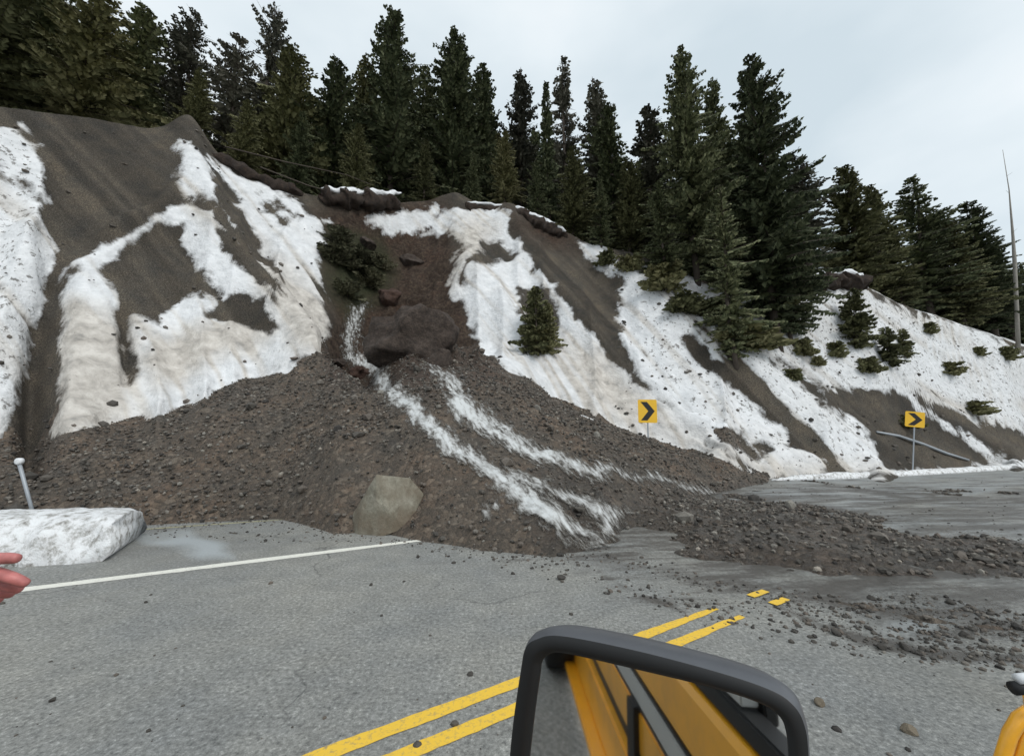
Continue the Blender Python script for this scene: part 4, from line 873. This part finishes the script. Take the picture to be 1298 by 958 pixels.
# ---------------------------------------------------------------- orange truck the mirror belongs to (beside and behind the camera)
TO = Vector((0, 0, 0)); tr_ = empty('work_truck', (0, 0, 0), math.atan2(E.y, E.x)); tag(tr_, 'orange work truck, its flank reflected in the wing mirror, its fender at lower right', 'truck')
def tb(name, x0, x1, y0, y1, z0, z1, mt, bev=.01, parent=tr_):   # truck frame: x forward, y left
    bm = bmesh.new(); bmesh.ops.create_cube(bm, size=1)
    for v in bm.verts: v.co = Vector(((v.co.x+.5)*(x1-x0)+x0, (v.co.y+.5)*(y1-y0)+y0, (v.co.z+.5)*(z1-z0)+z0))
    if bev: bmesh.ops.bevel(bm, geom=list(bm.edges), offset=bev, segments=2, affect='EDGES')
    return bm_obj(name, bm, mt, parent)
def prism(name, prof_, x0, x1, mt):   # profile in (y, z), extruded along the truck
    bm = bmesh.new(); a_ = [bm.verts.new((x0, y, z)) for y, z in prof_]; b_ = [bm.verts.new((x1, y, z)) for y, z in prof_]; n = len(prof_)
    bm.faces.new(a_[::-1]); bm.faces.new(b_)
    for i in range(n): bm.faces.new((a_[i], a_[(i+1) % n], b_[(i+1) % n], b_[i]))
    return bm_obj(name, bm, mt, tr_)
YB = -.10
dp = [(YB-.06, 1.0), (YB-.01, .995), (YB, .97), (YB, .80), (YB-.03, .785)]
prism('door', dp, -1.25, .5, M['orange']); prism('cab_side', dp, -3.2, -1.256, M['orange'])
tb('door_gap', -1.256, -1.25, YB-.06, YB-.004, .79, .99, M['black'], 0)
tb('window_seal', -3.2, .5, YB-.08, YB-.015, 1.003, 1.06, M['black'], .006)
tb('side_window', -3.1, -.15, YB-.08, YB-.03, 1.063, 1.62, M['silver'], .004); tb('window_frame', -3.2, -.13, YB-.12, YB-.083, 1.03, 1.70, M['black'], .004)
tb('rubber_strip', -3.2, .5, YB-.03, YB-.004, .762, .783, M['black'], .003); tb('side_trim', -3.2, .5, YB-.03, YB-.002, .668, .76, M['silver'], .006); tb('rubber_strip', -3.2, .5, YB-.03, YB-.004, .648, .666, M['black'], .003)
tb('lower_panel', -3.2, .5, YB-.05, YB, .48, .646, M['orange'], .008); tb('panel_gap', -3.2, .5, YB-.05, YB-.02, .40, .478, M['black'], .004)
tb('rocker_panel', -3.2, .5, YB-.05, YB+.02, .15, .398, M['orange'], .01); tb('sill', -3.2, .5, YB-.02, YB+.10, .10, .148, M['orange'], .01)
tb('vertical_slot', -1.14, -1.02, YB-.02, YB+.024, .16, .66, M['black'], .004)
tb('tool_box', -5.2, -3.3, YB-.6, YB+.0, .55, 1.05, M['orange'], .02)
bm = bmesh.new(); add_tube(bm, [(-3.2, YB-.10, .42), (-3.2, YB-.08, .42), (-3.2, YB+.24, .42), (-3.2, YB+.27, .42)], [.34, .42, .42, .34], 32); wh = bm_obj('wheel', bm, M['tyre'], tr_, True)
bm = bmesh.new(); add_tube(bm, [(-3.2, YB+.262, .42), (-3.2, YB+.28, .42)], [.26, .22], 24); bm_obj('rim', bm, M['alu'], wh, True)
# front fender and its marker
def tl(px_, py_, dep):
    p_ = Vector(at_depth(px_, py_, dep)); return Vector((p_.dot(E), p_.dot(EL), p_.z))
c1 = tl(1345, 985, 1.25); bm = bmesh.new()
prof2 = [tl(x, y, 1.25) for x, y in ((1262, 985), (1272, 955), (1280, 930), (1292, 910), (1312, 897), (1345, 890), (1385, 893))]
add_tube(bm, prof2, .018, 8); bm_obj('fender_edge', bm, M['orange'], tr_, True)
bm = bmesh.new(); cols = []
for s in range(6):
    cols.append([bm.verts.new(p_+Vector((.02+.14*s, -.02-.10*s, -.012*s*s*.3))) for p_ in prof2])
for s in range(5):
    for i in range(len(prof2)-1): bm.faces.new((cols[s][i], cols[s][i+1], cols[s+1][i+1], cols[s+1][i]))
fo = bm_obj('fender', bm, M['orange'], tr_, True); sm = fo.modifiers.new('solid', 'SOLIDIFY'); sm.thickness = .01
bm = bmesh.new(); add_tube(bm, [tl(1284, 872, 1.2), tl(1310, 870, 1.2)], [.018, .018], 10); mk = bm_obj('marker_lamp', bm, M['black'], tr_, True)
bm = bmesh.new(); add_tube(bm, [tl(1289, 860, 1.2), tl(1312, 858, 1.2)], [.014, .014], 10); bm_obj('lens', bm, M['white'], mk, True)
bm = bmesh.new(); add_tube(bm, [tl(1302, 872, 1.215), tl(1306, 900, 1.23)], [.012, .012], 8); bm_obj('stalk', bm, M['orange'], mk, True)
bm = bmesh.new(); c0_ = Vector((MC.dot(E), MC.dot(EL), MC.z)); bk = Vector((back.dot(E), back.dot(EL), back.z))
add_tube(bm, [c0_+bk*.09+Vector((0, 0, -.12)), c0_+bk*.14+Vector((.03, -.12, -.22)), Vector((c0_.x+.1, YB, c0_.z-.30))], .014, 8); bm_obj('mirror_arm', bm, M['black'], tr_, True)
# ---------------------------------------------------------------- person at left: only the reaching hand shows
person = empty('person', (-1.55, .1, 0)); tag(person, 'person at left edge reaching out a bare reddened hand with spread fingers', 'person')
po = Vector(person.location)
def skin_mesh(name, verts, edges, radii, mt, lv=2, root=0):
    me = bpy.data.meshes.new(name); me.from_pydata([tuple(Vector(v)-po) for v in verts], edges, []); o = bpy.data.objects.new(name, me); COL.objects.link(o); o.parent = person
    sk_ = o.modifiers.new('skin', 'SKIN'); sk_.use_smooth_shade = True
    for i, r in enumerate(radii):
        rr = r if hasattr(r, '__len__') else (r, r); me.skin_vertices[0].data[i].radius = rr; me.skin_vertices[0].data[i].use_root = (i == root)
    sb = o.modifiers.new('sub', 'SUBSURF'); sb.levels = lv; sb.render_levels = lv; me.materials.append(mt); return o
B = Vector((-1.55, .1, 0)); T = .66
wrist = Vector(at_depth(-95, 742, T+.0)); palm = Vector(at_depth(-40, 737, T)); 
V_ = [B+Vector((0, 0, .95)), B+Vector((0, 0, 1.2)), B+Vector((0, 0, 1.42)), B+Vector((0, 0, 1.54)), B+Vector((.02, .02, 1.66)), B+Vector((.02, .02, 1.76)),
      B+Vector((.12, .14, 1.42)), B+Vector((.24, .40, 1.36)), wrist, B+Vector((-.12, -.14, 1.42)), B+Vector((-.2, -.2, 1.12)), B+Vector((-.16, -.1, .88)),
      B+Vector((.07, .08, .9)), B+Vector((.09, .12, .5)), B+Vector((.09, .08, .08)), B+Vector((.16, .2, .05)), B+Vector((-.07, -.08, .9)), B+Vector((-.09, -.06, .5)), B+Vector((-.09, -.1, .08)), B+Vector((-.02, .02, .05))]
E_ = [(0, 1), (1, 2), (2, 3), (3, 4), (4, 5), (2, 6), (6, 7), (7, 8), (2, 9), (9, 10), (10, 11), (0, 12), (12, 13), (13, 14), (14, 15), (0, 16), (16, 17), (17, 18), (18, 19)]
Rr = [.14, .15, .14, .055, .09, .085, .07, .05, .032, .07, .05, .04, .09, .065, .045, .04, .09, .065, .045, .04]
skin_mesh('body', V_, E_, Rr, M['jacket'])
# hand: palm and five fingers, each its own chain rooted in the palm
def D3(px_, py_, t=T): return Vector(at_depth(px_, py_, t))
hv = [wrist, palm]; he = [(0, 1)]; hr = [.027, (.034, .022)]
fingers = [ [(-28, 712), (-6, 708), (12, 707), (25, 708)], [(-26, 724), (-4, 726), (18, 733), (37, 741)], [(-26, 734), (-4, 738), (14, 743), (29, 748)], [(-28, 744), (-8, 748), (8, 751), (20, 753)], [(-34, 752), (-16, 758), (-4, 759), (6, 757)] ]
skin_mesh('hand', hv, he, hr, M['skin'])
for k, fpts in enumerate(fingers):
    dz = [0, .0, .012, .024, .036][k]; pts = [palm]+[D3(x, y, T+dz+(.01 if i == 3 and k else 0)) for i, (x, y) in enumerate(fpts)]
    rad_ = [.012, .0115, .0105, .0095, .0075]
    skin_mesh('finger', pts, [(i, i+1) for i in range(4)], rad_, M['skin'])
skin_mesh('hair', [B+Vector((.0, .0, 1.74)), B+Vector((.0, .0, 1.80))], [(0, 1)], [.1, .075], M['hair'])
